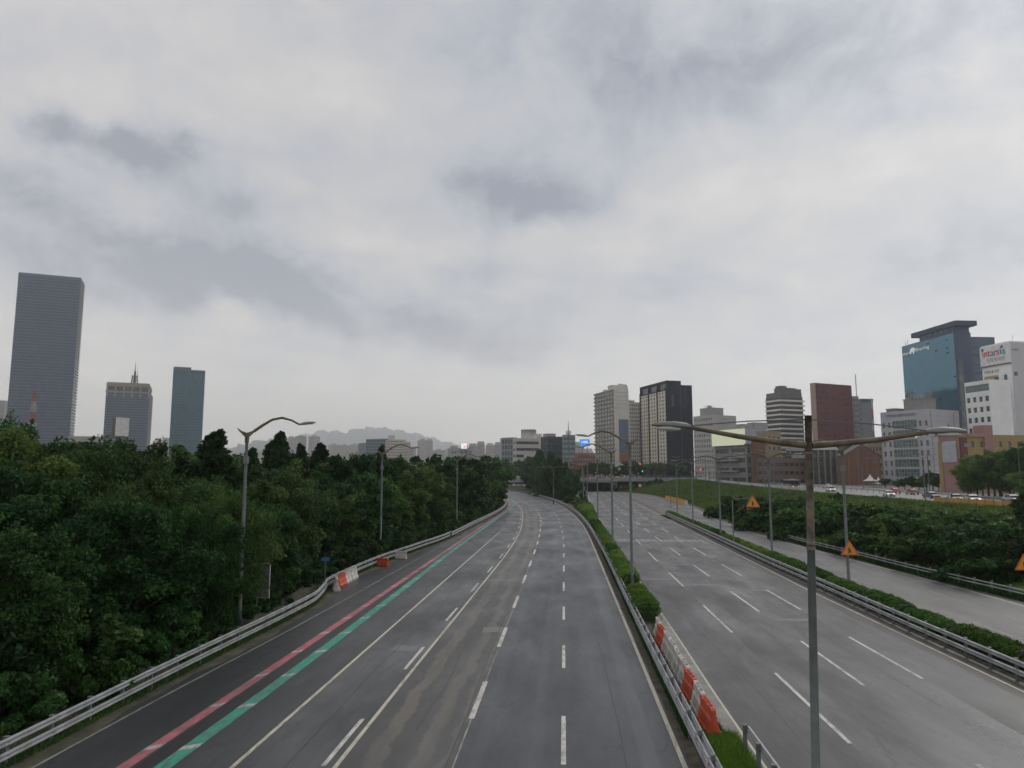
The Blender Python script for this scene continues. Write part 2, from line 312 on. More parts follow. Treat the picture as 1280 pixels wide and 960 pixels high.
PE = curve([(-60, 33), (54, 31.2), (61, 30.7), (69, 30.2), (79, 29.9), (95, 29.2), (120, 29.3), (147, 30.5), (180, 33), (220, 36), (330, 37), (370, 32), (405, 26.5), (420, 27), (600, 34)])
def ystep(a, b): 
    ys = []; y = a
    while y < b: ys.append(y); y += max(1.2, min(6, 6 if y > 200 else 2.5))
    ys.append(b); return ys
def zr(y): return 3.6 if y < 170 else 3.6+2.9*min(1, ((y-170)/240)**1.6)     # height of the upper road
STRIPZ = 0.0
def strip(name, fl, fr, y0, y1, z, m, uvref=0, kind='structure', label=None, parent=None):
    ys = ystep(y0, y1); v = []; f = []; uv = []
    for y in ys:
        a, b = fl(y), fr(y); zz_ = z(y) if callable(z) else z
        v += [(a, y, zz_), (b, y, zz_)]; uv += [(uvref, y), (uvref+(b-a), y)]
    for i in range(len(ys)-1): f.append((2*i, 2*i+1, 2*i+3, 2*i+2))
    me = D.meshes.new(name); me.from_pydata(v, [], f); me.materials.append(m); ul = me.uv_layers.new(name='UVMap')
    ul.data.foreach_set('uv', np.array([uv[i] for q in f for i in q], dtype=np.float32).ravel())
    o = D.objects.new(name, me); link(o, parent); 
    if kind: o['kind'] = kind
    return o
def off(f, d): return lambda y: f(y)+d
# ---- ground
ground_m = mat('ground_earth', (.055, .065, .04), .95, var=.3, scale=.08)
b = MB(); b.quad((-8000, -500, -.25), (8000, -500, -.25), (8000, 11450, -.25), (-8000, 11450, -.25)); b.obj('ground', ground_m, kind='structure')
verge_m = mat('verge_soil', (.075, .075, .048), .95, var=.35, scale=.7, bump=.5)
strip('verge', lambda y: GL(y)-12, off(GL, 1.3), -60, 600, -.02, verge_m)
asA = roadmat('asphalt_shoulder', (.040, .042, .044), (.070, .070, .071), .6, seed=1., rough=(.28, .55))
asB = roadmat('asphalt_mid', (.056, .058, .060), (.130, .128, .124), .85, seed=4., sx=.55, sy=.10, rough=(.26, .6))
asC = roadmat('asphalt_brown', (.072, .071, .068), (.108, .104, .094), .7, tan=((.150, .134, .108), [(1.0, .30, .9), (2.45, .26, .75), (3.2, .10, .6)]), seed=7., sx=.9, sy=.10)
asD = roadmat('asphalt_dark', (.050, .054, .061), (.068, .073, .081), .8, tan=((.094, .098, .104), [(10.9, .28, .75), (7.4, .2, .35), (5.6, .2, .3)]), seed=11., sx=.9, sy=.018, wob=.35, rough=(.3, .6))
asE = roadmat('asphalt_grey', (.055, .055, .056), (.195, .190, .184), .85, tan=((.036, .036, .037), [(7.55, .5, .5), (10.55, .5, .5)]), wob=.9, seed=15., sx=.42, sy=.045, rough=(.22, .6), dark=.42)
asE2 = roadmat('asphalt_grey_smooth', (.062, .061, .061), (.150, .146, .142), .8, tan=((.036, .036, .037), [(4.0, .5, .5), (13.5, .5, .45)]), wob=.9, seed=19., sx=.36, sy=.03, rough=(.25, .6), dark=.52)
asF = roadmat('asphalt_ramp', (.078, .074, .070), (.112, .106, .10), .6, seed=23., sx=.5, sy=.05)
asG = roadmat('asphalt_patch', (.062, .062, .063), (.09, .09, .09), .6, seed=29.)
dirt_m = mat('median_dirt', (.085, .072, .055), .95, var=.4, scale=1.3, bump=.6)
strip('road', lambda y: GL(y)+.75+.22*math.sin(y*.37)+.12*math.sin(y*1.3), lambda y: min(Y1(y) if y < 115 else Y2(y)-3.2, Y2(y)-1) if y < 200 else Y2(y)-.2, -60, 600, 0, asA)
strip('road', lambda y: min(Y1(y) if y < 115 else Y2(y)-3.2, Y2(y)-1) if y < 200 else Y2(y)-.2, Y2, -60, 600, 0, asB, 3)
strip('road', Y2, FA, -60, 600, 0, asC)
strip('road', FA, lambda y: LR(y)+.14+.05*math.sin(y*1.1), -60, 600, 0, asD, 5)
strip('median', off(LR, .05), lambda y: RL(y)-.55 if y < 60 else RL(y)-.3, -60, 404, -.006, dirt_m)
strip('gutter', lambda y: RL(y)-.55, off(RL, -.02), -60, 46, .035, conc)
strip('road', off(RL, -.3), RA, -60, 600, 0, asE2, 2)
strip('road', RA, RC, -60, 600, 0, asE, 6)
strip('road', RC, lambda y: RR(y)+.25 if y < 150 else RR(y), -60, 600, 0, asE2, 12)
strip('shoulder', lambda y: RR(y)+.25, off(RG, .0), -60, 150, .0, roadmat('gritty_shoulder', (.085, .078, .068), (.13, .12, .105), .6, seed=47.), 3)
strip('median', RG, off(RG, 1.9), -60, 163, .03, dirt_m)
strip('ramp', lambda y: RG(y)+1.9 if y < 163 else RR(y), lambda y: PM(y) if y < 104 else PE(y), -60, 600, 0.0, asF, 2)
strip('ramp', PM, PE, -60, 104, .0, asG, 8)
# ---- painted lines
wp = paintmat('white_road_paint', (.66, .64, .58), .42); wp2 = paintmat('worn_white_paint', (.42, .41, .38), .8)
yp = paintmat('cream_road_paint', (.60, .55, .44), .35); rp = paintmat('red_road_paint', (.58, .14, .18), .55); gp = paintmat('green_road_paint', (.03, .33, .22), .42)
def line(name, f, wd, y0, y1, m, z=.006): 
    return strip(name, off(f, -wd/2), off(f, wd/2), y0, y1, z, m)
def dashes(f, wd, first, on, per, y1, m, name='lane_dash', z=.006):
    b = MB(); y = first
    while y < y1:
        n = 3; 
        for k in range(n):
            a, c = y+on*k/n, y+on*(k+1)/n; b.quad((f(a)-wd/2, a, z), (f(a)+wd/2, a, z), (f(c)+wd/2, c, z), (f(c)-wd/2, c, z))
        y += per
    return b.obj(name, m, kind='structure')
line('edge_line', LR, .15, -60, 600, yp)
dashes(D1, .15, 34.6-11.2*8, 4.5, 11.2, 600, wp)
line('edge_line', FA, .06, -60, 230, wp2, .005); dashes(FA, .2, 28.1-11.2*7, 4.8, 11.1, 600, wp)
line('lane_line', Y2, .14, -60, 600, yp); dashes(off(Y2, -.38), .15, 22.8-11.1*6, 4.3, 11.1, 330, wp)
line('lane_line', Y1, .14, -60, 115, yp); dashes(Y1, .12, 122, 4, 10, 190, wp2)
line('green_guide_line', GR, .52, -60, 600, gp, .006); line('red_guide_line', RD, .42, -60, 600, rp, .006)
line('road_stain', lambda y: (GR(y)+RD(y))/2+.02, .58, -60, 74, roadmat('wet_stain', (.018, .018, .019), (.05, .05, .05), .8, seed=41., sx=1.2, sy=.15), .003)
line('road_stain', lambda y: RR(y)-.30+.16*math.sin(y*.23)+.08*math.sin(y*.9), .75, -60, 160, roadmat('dirty_stain', (.052, .046, .040), (.075, .068, .06), .7, seed=43.), .003)
hashp = paintmat('hash_paint', (.50, .49, .46), .45)
def hashes(f, wd, p0, per, y1):
    b = MB(); y = p0
    while y < y1:
        x = f(y); b.quad((x-wd/2, y-.25, .0095), (x+wd/2, y+.1, .0095), (x+wd/2, y+.5, .0095), (x-wd/2, y+.15, .0095)); y += per
    b.obj('guide_hash', hashp, kind='structure')
hashes(RD, .42, 23.8-4.3*15, 4.3, 260); hashes(GR, .52, 23.9-4.3*15, 4.3, 260)
line('edge_line', WL, .10, -60, 135, wp2)
line('edge_line', RL, .17, -60, 404, yp)
dashes(RA, .15, 25.8-17*5, 8.6, 17, 420, wp); dashes(RB, .15, 34.9-17*5-.2, 8.2, 16.6, 420, wp); dashes(RC, .15, 34.4-16.4*5, 8.2, 16.3, 420, wp)
line('edge_line', RR, .13, -60, 420, yp)
dashes(PD, .11, 42.6-17*5, 8, 17, 160, wp2); line('edge_line', PM, .11, -60, 100, wp2); line('edge_line', PR, .13, -60, 240, wp)
for cx in (8.05, 11.1, 14.1, 17.2):
    t = text('여의도', 1.0, None, (cx, 100.2, .0075), (0, 0, 0), paintmat('road_letter_paint', (.46, .455, .43), .4) if 'road_letter_paint' not in MATS else MATS['road_letter_paint'], 'road_lettering', 0, sx=.95, sy=5.2, bold=.012)
    t['kind'] = 'structure'
seam_m = mat('tar_seam', (.022, .022, .023), .45, var=.2, scale=3)
for f0, a_, y0_, y1_ in ((lambda y: 7.55, .12, 20, 96), (lambda y: 10.9, .16, 24, 88), (lambda y: 13.9, .1, 30, 60), (lambda y: -8.35, .10, 20, 75), (lambda y: -5.1, .14, 26, 70), (lambda y: -3.62, .05, 20, 90), (lambda y: 1.75, .06, 22, 58), (lambda y: 16.7, .12, 34, 70)):
    line('tar_seam', lambda y, f0=f0, a_=a_: f0(y)+a_*math.sin(y*.21+f0(y))+a_*.35*math.sin(y*1.9), .035, y0_, y1_, seam_m, .0035)
# transverse joints / repaired patches on the concrete sections
jm = roadmat('joint_patch', (.17, .168, .16), (.21, .205, .2), .6, seed=31.)
for (x0, x1, y0, y1) in ((6.4, 9.0, 63.5, 64.3), (9.4, 12.1, 60.4, 61.3), (12.5, 15.1, 58, 58.6), (-4.6, -3.5, 42, 43.3), (-8.6, -7.4, 37.3, 38.6), (6.5, 9, 110.5, 111.4), (9.3, 12, 74, 74.7), (12.6, 15, 46.5, 47.2), (-6.2, -4.2, 62, 62.8), (7, 9.5, 128, 129), (11, 13, 132, 133)):
    b = MB(); n = 8; pts = [(x0+(x1-x0)*k/n, y0+random.uniform(-.12, .12)) for k in range(n+1)]+[(x1-(x1-x0)*k/n, y1+random.uniform(-.2, .2)) for k in range(n+1)]
    b.poly([(x, y, .003) for x, y in pts]); b.obj('road_patch', jm, kind='structure')
# ---- embankment and upper land
TOPX = 69.0
def emb(y, s):
    f = PE(y)+1.2; zt = zr(y); x = f+(TOPX-f)*s; q = s*s*(3-2*s); q = .35*q+.65*min(1, s*1.35)
    nz = .25*math.sin(x*.7+y*.13)*math.sin(y*.31)+.2*math.sin(y*.9+x*.21)
    return (x, y, zt*q+nz*s*(1-s)*2.4+(.02 if s == 0 else 0))
ys = [-60+5*k for k in range(93)]+[404]; b = MB(); NS = 22; base = []
for y in ys:
    for k in range(NS+1): b.v.append(emb(y, k/NS))
for i in range(len(ys)-1):
    for k in range(NS):
        a = i*(NS+1)+k; b.f.append((a, a+1, a+NS+2, a+NS+1)); b.m.append(0)
emb_m = mat('embankment_grass', (.085, .150, .034), .95, var=.5, scale=.22, bump=1)
b.obj('embankment', emb_m, smooth=True, kind='structure')
strip('verge', PE, off(PE, 1.25), -60, 404, .015, verge_m)
pav_m = mat('paving', (.17, .165, .16), .9, var=.2, scale=.3)
up_y = [-100+20*k for k in range(26)]+[430, 480, 560, 700, 1000, 1600]
def sheet(name, x0, x1, ys, dz, m):
    b = MB()
    for a, c in zip(ys, ys[1:]): b.quad((x0, a, zr(a)+dz), (x1, a, zr(a)+dz), (x1, c, zr(c)+dz), (x0, c, zr(c)+dz))
    return b.obj(name, m, kind='structure')
sheet('upper_ground', TOPX, 1500, up_y, 0, pav_m)
sheet('ground', 28, TOPX, [452, 560, 700, 1000, 1600], -.1, ground_m)
sheet('upper_road', 71, 98, up_y, .01, roadmat('asphalt_upper', (.15, .148, .145), (.2, .19, .185), .6, seed=37.))
for x, k in ((84.3, 'c'), ):
    sheet('centre_line', x, x+.2, up_y, .016, MATS['cream_road_paint'])
for x in (74.6, 77.9, 81.2, 87.6, 90.9, 94.2):
    b = MB(); y = -60
    while y < 430: b.quad((x, y, zr(y)+.016), (x+.14, y, zr(y)+.016), (x+.14, y+5, zr(y+5)+.016), (x, y+5, zr(y+5)+.016)); y += 13
    b.obj('lane_dash', wp, kind='structure')
b = MB(); path = [(98.1, y, zr(y)) for y in range(-60, 440, 10)]; b.sweep(path, [(0, 0), (0, .14), (3.6, .14), (3.6, 0)]); b.obj('pavement', conc, kind='structure')

# ------------------------------------------------------------------ far ridge
def ridge(name, prof, y, m, depth=900):
    b = MB(); P = []
    for i in range(len(prof)-1):
        (u0, v0), (u1, v1) = prof[i], prof[i+1]
        for k in range(10):
            t = k/10; u = u0+(u1-u0)*t; v = v0+(v1-v0)*t
            P.append(at_y(u, v+1.4*math.sin(u*.31)+.9*math.sin(u*.83+1), y))
    n = len(P)
    for j, (f, dy) in enumerate(((0, -depth), (.35, -depth*.6), (.7, -depth*.25), (1, 0), (.3, depth*.6))):
        for i, p in enumerate(P): b.v.append((p.x+dy*.1*math.sin(i*.5), y+dy+60*math.sin(i*1.3+j), max(-.2, p.z*f*(1+.05*math.sin(i*.9+j*2)) if f < 1 else p.z)))
    for j in range(4):
        for i in range(n-1): a = j*n+i; b.f.append((a, a+1, a+n+1, a+n)); b.m.append(0)
    b.obj(name, m, kind='structure', smooth=True)
hill_m = mat('hill_forest_hazed', (.12, .14, .125), .95, var=.3, scale=.004)  # forest green lightened, some of the distant haze is put into the colour
ridge('hills', [(180, 566), (260, 562), (310, 557), (350, 549), (385, 542), (405, 538), (430, 540), (450, 535), (475, 534), (500, 538), (525, 543), (560, 553), (600, 560), (660, 565), (760, 572)], 10600, hill_m, 700)
ridge('hills', [(200, 575), (270, 566), (300, 556), (318, 552), (340, 549), (362, 555), (400, 566), (450, 575)], 7000, hill_m, 500)
# ------------------------------------------------------------------ guardrails
WB = [(a_, b_*.72) for a_, b_ in [(-.02, -.15), (.045, -.11), (.045, -.06), (-.005, -.015), (-.005, .015), (.045, .06), (.045, .11), (-.02, .15), (-.045, .15), (-.02, .06), (-.05, 0), (-.02, -.06), (-.045, -.15)]]
PIPE = [(.04*math.cos(a), .05*math.sin(a)) for a in [k*math.pi/4 for k in range(8)]]
WBR = [(-a, b_) for a, b_ in WB][::-1]
pb = MB(); pb.box((0, 0, .42), (.055, .055, .44)); pb.box((0, 0, .875), (.075, .075, .02)); POST_ME = pb.mesh('post', steel_dk)
pb = MB(); pb.box((0, 0, 0), (.09, .05, .07)); BLOCK_ME = pb.mesh('spacer', steel)
def guardrail(label, f, y0, y1, side, double=True, step=2.0, prof=None, group='guardrails along the motorway', h=(.76, .37), z=None, single_h=None):
    z = z or (lambda y: 0); o = empty('guardrail', (f(y0), y0, z(y0)), 0, label, 'guardrail', group); ox, oy, oz = o.location
    ys = []; y = y0
    while y <= y1+.01: ys.append(y); y += step
    for k, hh in enumerate(h if double else h[:1]):
        b = MB(); b.sweep([(f(y)+side*.11-ox, y-oy, z(y)+hh-oz) for y in ys], prof or (WB if side > 0 else WBR)); b.obj('rail', steel, o)
    for i, y in enumerate(ys):
        p = D.objects.new('post', POST_ME); link(p, o); p.location = (f(y)-ox, y-oy, z(y)-oz)
        if y < 90:
            for hh in (h if double else h[:1]):
                q = D.objects.new('spacer', BLOCK_ME); link(q, p); q.location = (side*.05, 0, hh)
    return o
guardrail('double grey steel guardrail along the foot of the trees beside the hard shoulder', GL, -10, 105.5, 1)
guardrail('far steel guardrail curving away beside the red guide line', off(GL, .25), 103, 230, 1, step=3, h=(.74, .42))
MG = curve([(-60, 4.0), (35, 4.08), (54, 4.15), (78, 4.25), (95, 4.2), (115, 4.1), (134, 3.8), (163, 2.9), (193, 1.2), (232, -1.7), (284, -7.6), (327, -14), (383, -22.8), (450, -35)])
o = guardrail('triple rail steel guardrail between the left carriageway and the median barriers', MG, -10, 100, -1, step=2, h=(.74, .58), prof=PIPE)
for hh in (.74, .58, .42):
    for sd in (-.11, .11):
        if sd > 0 or hh < .5: b = MB(); b.sweep([(MG(-10+2*k)+sd-o.location.x, -10+2*k-o.location.y, hh) for k in range(56)], PIPE); b.obj('rail', steel, o)
guardrail('distant steel guardrail curving left along the median below the lamp posts', MG, 101, 330, -1, step=3, h=(.74, .45))
guardrail('short steel guardrail with block posts at the near right edge of the median', lambda y: 5.55, -9, 25.4, 1, step=1.6, double=False)
guardrail('long double steel guardrail in front of the hedge right of the right carriageway', RG, -10, 158, -1)
guardrail('steel guardrail between the ramp and the bushy embankment', off(PE, .35), -10, 103, -1, step=2, h=(.74, .5), prof=PIPE)
# kerb edge of median beyond y=46
b = MB(); b.sweep([(RL(y)-.34, y, 0) for y in range(46, 404, 4)], [(-.09, 0), (-.09, .12), (.09, .12), (.09, 0)]); b.obj('kerb', conc, kind='structure')
# ------------------------------------------------------------------ water filled barriers
def barrier_mesh():
    b = MB(); L = .86; prof = [(-.24, 0), (-.25, .16), (-.20, .22), (-.13, .52), (-.09, .60), (-.085, .92), (.085, .92), (.09, .60), (.13, .52), (.20, .22), (.25, .16), (.24, 0)]
    st = [(-L, .93), (-L+.07, 1), (-.35, 1), (-.3, .93), (-.08, .93), (-.03, 1), (.35, 1), (.4, .93), (.6, .93), (.66, 1), (L-.07, 1), (L, .93)]
    n = len(prof)
    for y, k in st:
        for px, pz in prof: b.v.append((px*k, y, pz*(1 if pz < .6 else .94+.06*(k == 1))))
    for r in range(len(st)-1):
        for j in range(n): a = r*n; b.f.append((a+j, a+(j+1) % n, a+n+(j+1) % n, a+n+j)); b.m.append(0)
    b.f.append(tuple(range(n))); b.m.append(0); b.f.append(tuple((len(st)-1)*n+n-1-j for j in range(n))); b.m.append(0)
    return b
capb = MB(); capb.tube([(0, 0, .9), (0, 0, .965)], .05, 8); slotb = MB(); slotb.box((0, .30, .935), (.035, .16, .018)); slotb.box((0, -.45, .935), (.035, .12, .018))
footb = MB()
for y in (-.55, .5): footb.box((0, y, .04), (.275, .12, .04))
BAR = {}
for cn, m in (('white', white_p), ('orange', orange_p), ('yellow', yellow_p)):
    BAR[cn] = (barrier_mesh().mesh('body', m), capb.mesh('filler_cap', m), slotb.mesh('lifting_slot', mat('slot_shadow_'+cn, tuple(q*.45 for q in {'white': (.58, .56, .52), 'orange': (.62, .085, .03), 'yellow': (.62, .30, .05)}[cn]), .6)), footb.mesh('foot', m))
def barrier(cn, loc, rz, label, group, s=1):
    o = empty('water_barrier', loc, rz, label, 'traffic barrier', group); o.scale = (s,)*3
    for nm, me in zip(('body', 'filler_cap', 'lifting_slot', 'foot'), BAR[cn]): link(D.objects.new(nm, me), o)
    return o
seq = ['orange', 'white', 'orange', 'white', 'white', 'white', 'white', 'orange', 'white']
lab = ['nearest orange plastic barrier in the median row, beside the patch of grass', 'white plastic barrier between the two nearest orange barriers of the median row', 'second nearest orange plastic barrier of the median row', 'white barrier right behind the second orange barrier of the median row',
       'second white barrier of the run of four in the median row', 'third white barrier of the run of four in the median row', 'last white barrier of the run of four in the median row', 'farthest orange plastic barrier in the median row, near the hedge', 'farthest small white barrier of the median row, against the rounded hedge']
xs = [4.83, 4.86, 4.84, 4.92, 4.9, 4.93, 4.95, 4.9, 4.97]
for i, (c, l) in enumerate(zip(seq, lab)):
    barrier(c, (xs[i], 26.75+i*1.80, .03), R([1.5, -1, 2, 0, -2, 1, 0, 3, -2][i]), l, 'row of barriers in the median')
for c, x, y, rz, l in [('white', -17.25, 56.3, 20, 'weathered white barrier nearest in the group by the bend in the left guardrail'), ('orange', -17.45, 58.2, 0, 'orange barrier among the white ones by the bend in the left guardrail'), ('white', -17.55, 60.1, 3, 'white barrier behind the orange one by the left guardrail'), ('white', -17.6, 62.0, 2, 'farthest white barrier of the group by the left guardrail'),
                       ('orange', -17.35, 71.2, 60, 'lone orange barrier standing by the left guardrail near the second lamp post'), ('white', -17.0, 77.4, 70, 'lone white barrier farthest along the left guardrail')]:
    barrier(c, (x, y, 0), R(rz), l, 'barriers on the left hard shoulder', 1.05 if y < 65 else .8)
for i in range(17):
    y = 216+i*3.2
    barrier('yellow' if i else 'white', (PE(y)-1.1, y, 0), -math.atan((PE(y+2)-PE(y))/2), 'barrier of the yellow row at the foot of the far grass slope' if i else 'pale barrier at the near end of the yellow row on the ramp', 'yellow barriers on the far ramp', 1.55)
# delineator posts
pb = MB(); pb.tube([(0, 0, 0), (0, 0, .75)], .04, 8); pb.tube([(0, 0, 0), (0, 0, .04)], .1, 8); me1 = pb.mesh('post', mat('faded_orange', (.42, .12, .07), .6))
pb = MB(); pb.tube([(0, 0, .5), (0, 0, .6)], .043, 8); me2 = pb.mesh('reflective_band', white_p)
for i in range(22):
    y = 160+i*5.0; o = empty('delineator_post', (RR(y)+.9, y, 0), 0, 'thin orange delineator post in the line between the carriageway and the ramp', 'delineator post', 'orange delineator posts'); link(D.objects.new('post', me1), o); link(D.objects.new('reflective_band', me2), o)
# ------------------------------------------------------------------ lamp posts
def lamp_head(b, c, d, L=1.0, k=1.0):     # flat cobra head along d
    d = Vector(d).normalized(); s = d.cross(Vector((0, 0, 1))).normalized(); up = s.cross(d)
    st = [(0, .05, .06), (.12, .10, .10), (.4, .17, .13), (.75, .17, .10), (.95, .10, .05), (1, .03, .02)]; i = len(b.v); n = 10
    for t, hw, hh in st:
        for j in range(n):
            a = 2*math.pi*j/n; ca, sa = math.cos(a), math.sin(a); z = hh*sa*(1 if sa > 0 else .45)
            b.v.append(tuple(Vector(c)+d*t*L+s*(hw*ca*k)+up*z*k))
    for r in range(len(st)-1):
        for j in range(n): a = i+r*n; b.f.append((a+j, a+(j+1) % n, a+n+(j+1) % n, a+n+j)); b.m.append(0)
    b.f.append(tuple(i+j for j in range(n))); b.m.append(0); b.f.append(tuple(i+(len(st)-1)*n+n-1-j for j in range(n))); b.m.append(0)
def bird_lamp(single=1, H=11.0):
    """pole with a forked head; one swept arm to +x*single (0: both sides)"""
    o = empty('street_lamp', (0, 0, 0), 0, 'x', 'street lamp')
    b = MB(); b.tube([(0, 0, .3), (0, 0, H-.9), (0, 0, H-.15)], [.125, .085, .08], 10); b.obj('pole', pole_m, o, True)
    b = MB(); b.box((0, 0, .15), (.2, .2, .15)); b.tube([(0, 0, .3), (0, 0, .9)], [.16, .14], 10); b.obj('base', pole_m, o)
    b = MB(); b.box((0, -.02, H-1.5), (.13, .13, .22)); b.obj('junction_box', steel_dk, o)
    b = MB(); b.sweep([(-.02, -.06, 0), (-.02, .06, 0)], [(-.45, H+.33), (-.09, H-.35), (.09, H-.35), (.5, H+.2), (.38, H+.3), (0, H+.02), (-.30, H+.18)]) if False else None
    pts = [(-.62, H+.42), (-.50, H+.24), (-.12, H-.12), (-.1, H-.5), (.1, H-.5), (.12, H-.12), (.5, H+.24), (.62, H+.42), (.35, H+.24), (0, H+.12), (-.35, H+.24)]
    if single: pts = [(p[0]*single if p[0]*single < .3 else p[0]*single, p[1]) for p in pts]
    if single < 0: pts = pts[::-1]
    n = len(pts); i = len(b.v)
    for yy in (-.06, .06):
        for x, z in pts: b.v.append((x, yy, z))
    b.f.append(tuple(i+j for j in range(n))); b.m.append(0); b.f.append(tuple(i+2*n-1-j for j in range(n))); b.m.append(0)
    for j in range(n): b.f.append((i+j, i+n+j, i+n+(j+1) % n, i+(j+1) % n)); b.m.append(0)
    b.obj('fork', bronze, o)
    for s in ((single,) if single else (-1, 1)):
        k = 1 if single else .8
        P = [(s*.42*k, 0, H+.22), (s*.9*k, 0, H+.55), (s*1.5*k, 0, H+.9), (s*2.1*k, 0, H+1.02), (s*2.7*k, 0, H+.86), (s*3.2*k, 0, H+.6)]
        if not single: P = [(x, y, H+.2+(z-H-.2)*.5) for x, y, z in P]
        b = MB(); b.tube(P, [.10, .09, .075, .07, .06, .055], 8); b.obj('arm', bronze, o, True)
        e = P[-1]; b = MB(); lamp_head(b, e, (s, 0, .12), 1.0); h = b.obj('lamp_head', lamp_m, o, True)
        b = MB(); b.box((e[0]+s*.55, 0, e[2]+.035), (.25, .11, .02)); b.obj('lens', lens_m, h)
    return o
rightarm = bird_lamp(1); leftarm = bird_lamp(-1); both = bird_lamp(0, 10.6)
def place(proto, used, loc, label, group, s=1, rz=0):
    o = proto if not used else dup(proto); o.location = loc; o.rotation_euler = (0, 0, rz); o.scale = (s,)*3; o['label'] = label; o['group'] = group; return o
used = False
for i, (x, y, s) in enumerate([(5.1, 58, 1), (5.2, 82, 1), (5.6, 126, 1.0), (6.0, 193, 1.0), (6.5, 252, 1), (7.3, 310, 1)]):
    place(leftarm, i > 0, (x, y, 0), ['nearest median lamp post with one swept arm, rising from the hedge', 'second lamp post along the median hedge', 'third lamp post along the median hedge', 'fourth median lamp post, short of the underpass', 'fifth median lamp post, close to the underpass', 'farthest median lamp post before the underpass'][i], 'lamp posts along the median', s)
for i, (x, y, s) in enumerate([(-18.95, 43.2, 1), (-19.6, 79.2, .99), (-17.6, 122, 1.0), (-21.5, 181, 1.0)]):
    place(rightarm, i > 0, (x, y, 0), ['nearest lamp post among the trees on the left, arm swept over the road', 'second lamp post on the left, by the lone orange barrier', 'third lamp post on the left against the trees', 'farthest left lamp post, nearly hidden in the tree tops'][i], 'lamp posts along the left side', s)
for i, (x, y, s) in enumerate([(20.9, 57.5, 1.0), (20.95, 78, .97), (21.0, 103, 1), (21.6, 128, 1.0), (22.3, 150, 1), (-3.18, 225, 1), (-13.2, 345, 1.1), (-15.5, 392, 1.1), (4.5, 300, 1.0)]):
    place(both, i > 0, (x, y, 0), ['lamp post in the right hedge that carries the nearest orange triangle sign', 'second lamp post in the right hedge', 'third lamp post in the right hedge', 'fourth lamp post at the far part of the right hedge', 'fifth lamp post at the end of the right hedge',
                                  'lamp post before the dark conifers where the left carriageway bends', 'farther lamp post in the bend in front of the conifers', 'farthest lamp post in the bend, by the bridge', 'distant lamp post between conifers and underpass'][i], 'double armed lamp posts', s)
# nearest lamp: straight arms
LX, LY = 4.92, 15.3
pole_p = mat('pole_pale_green', (.175, .205, .20), .6, .0, var=.16, scale=2)
o = empty('street_lamp', (LX-.24, LY, 0), 0, 'rusty nearest street lamp with two long straight arms, tall in the right foreground', 'street lamp'); o.rotation_euler = (0, R(1.5), 0)   # the old pole stands slightly out of plumb
b = MB(); b.tube([(0, 0, .0), (0, 0, 7.2)], [.085, .075], 16); b.obj('pole', pole_p, o, True)
b = MB(); b.tube([(0, 0, 7.2), (0, 0, 9.80)], [.075, .068], 16); b.obj('pole_top', rusty, o, True)
b = MB(); b.tube([(0, 0, 7.14), (0, 0, 7.24)], [.09, .09], 16); b.tube([(0, 0, 9.02), (0, 0, 9.1)], [.095, .095], 16); b.obj('collar', rusty, o, True)
for s, ex, ez in ((-1, 2.42, 9.52), (1, 2.36, 9.52)):
    b = MB(); b.tube([(s*.06, 0, 9.20), (s*.6, 0, 9.25), (s*1.4, 0, 9.35), (s*ex, 0, ez)], [.07, .064, .052, .038], 12); b.obj('arm', bronze, o, True)
    b = MB(); b.tube([(s*.06, 0, 9.72), (s*1.2, 0, 9.66), (s*(ex-.1), 0, ez+.03)], .014, 6); b.obj('stay_rod', steel_dk, o)
    b = MB(); lamp_head(b, (s*(ex-.08), 0, ez), (s, 0, .03), .80, .8); h = b.obj('lamp_head', lamp_m, o, True)
    b = MB(); lamp_head(b, (s*(ex+.12), 0, ez-.055), (s, 0, .01), .5, .75); b.obj('lens', lens_m, h, True)
# ------------------------------------------------------------------ signs
sign_o = mat('sign_orange', (.62, .14, .03), .45, var=.05); sign_y = mat('sign_amber', (.70, .30, .03), .45, var=.05); sign_k = mat('sign_black', (.02, .02, .02), .5)
sign_back = mat('sign_back', (.20, .21, .22), .5, .2); sign_w = mat('sign_white', (.6, .6, .6), .5); sign_b = mat('sign_blue', (.03, .10, .30), .5)
def tri(b, s, y, m=0, th=.02, cz=0):
    pts = [(-s, -.5*s), (s, -.5*s), (s*.93, -.58*s), (-s*.93, -.58*s)]; P = [(-s, cz-.55*s), (s, cz-.55*s), (s*.97, cz-.45*s), (.07*s, cz+1.1*s), (-.07*s, cz+1.1*s), (-s*.97, cz-.45*s)]
    n = len(P); i = len(b.v)
    for yy in (y, y+th):
        for x, z in P: b.v.append((x, yy, z))
    b.f.append(tuple(i+j for j in range(n))); b.m.append(m); b.f.append(tuple(i+2*n-1-j for j in range(n))); b.m.append(m)
    for j in range(n): b.f.append((i+j, i+n+j, i+n+(j+1) % n, i+(j+1) % n)); b.m.append(m)
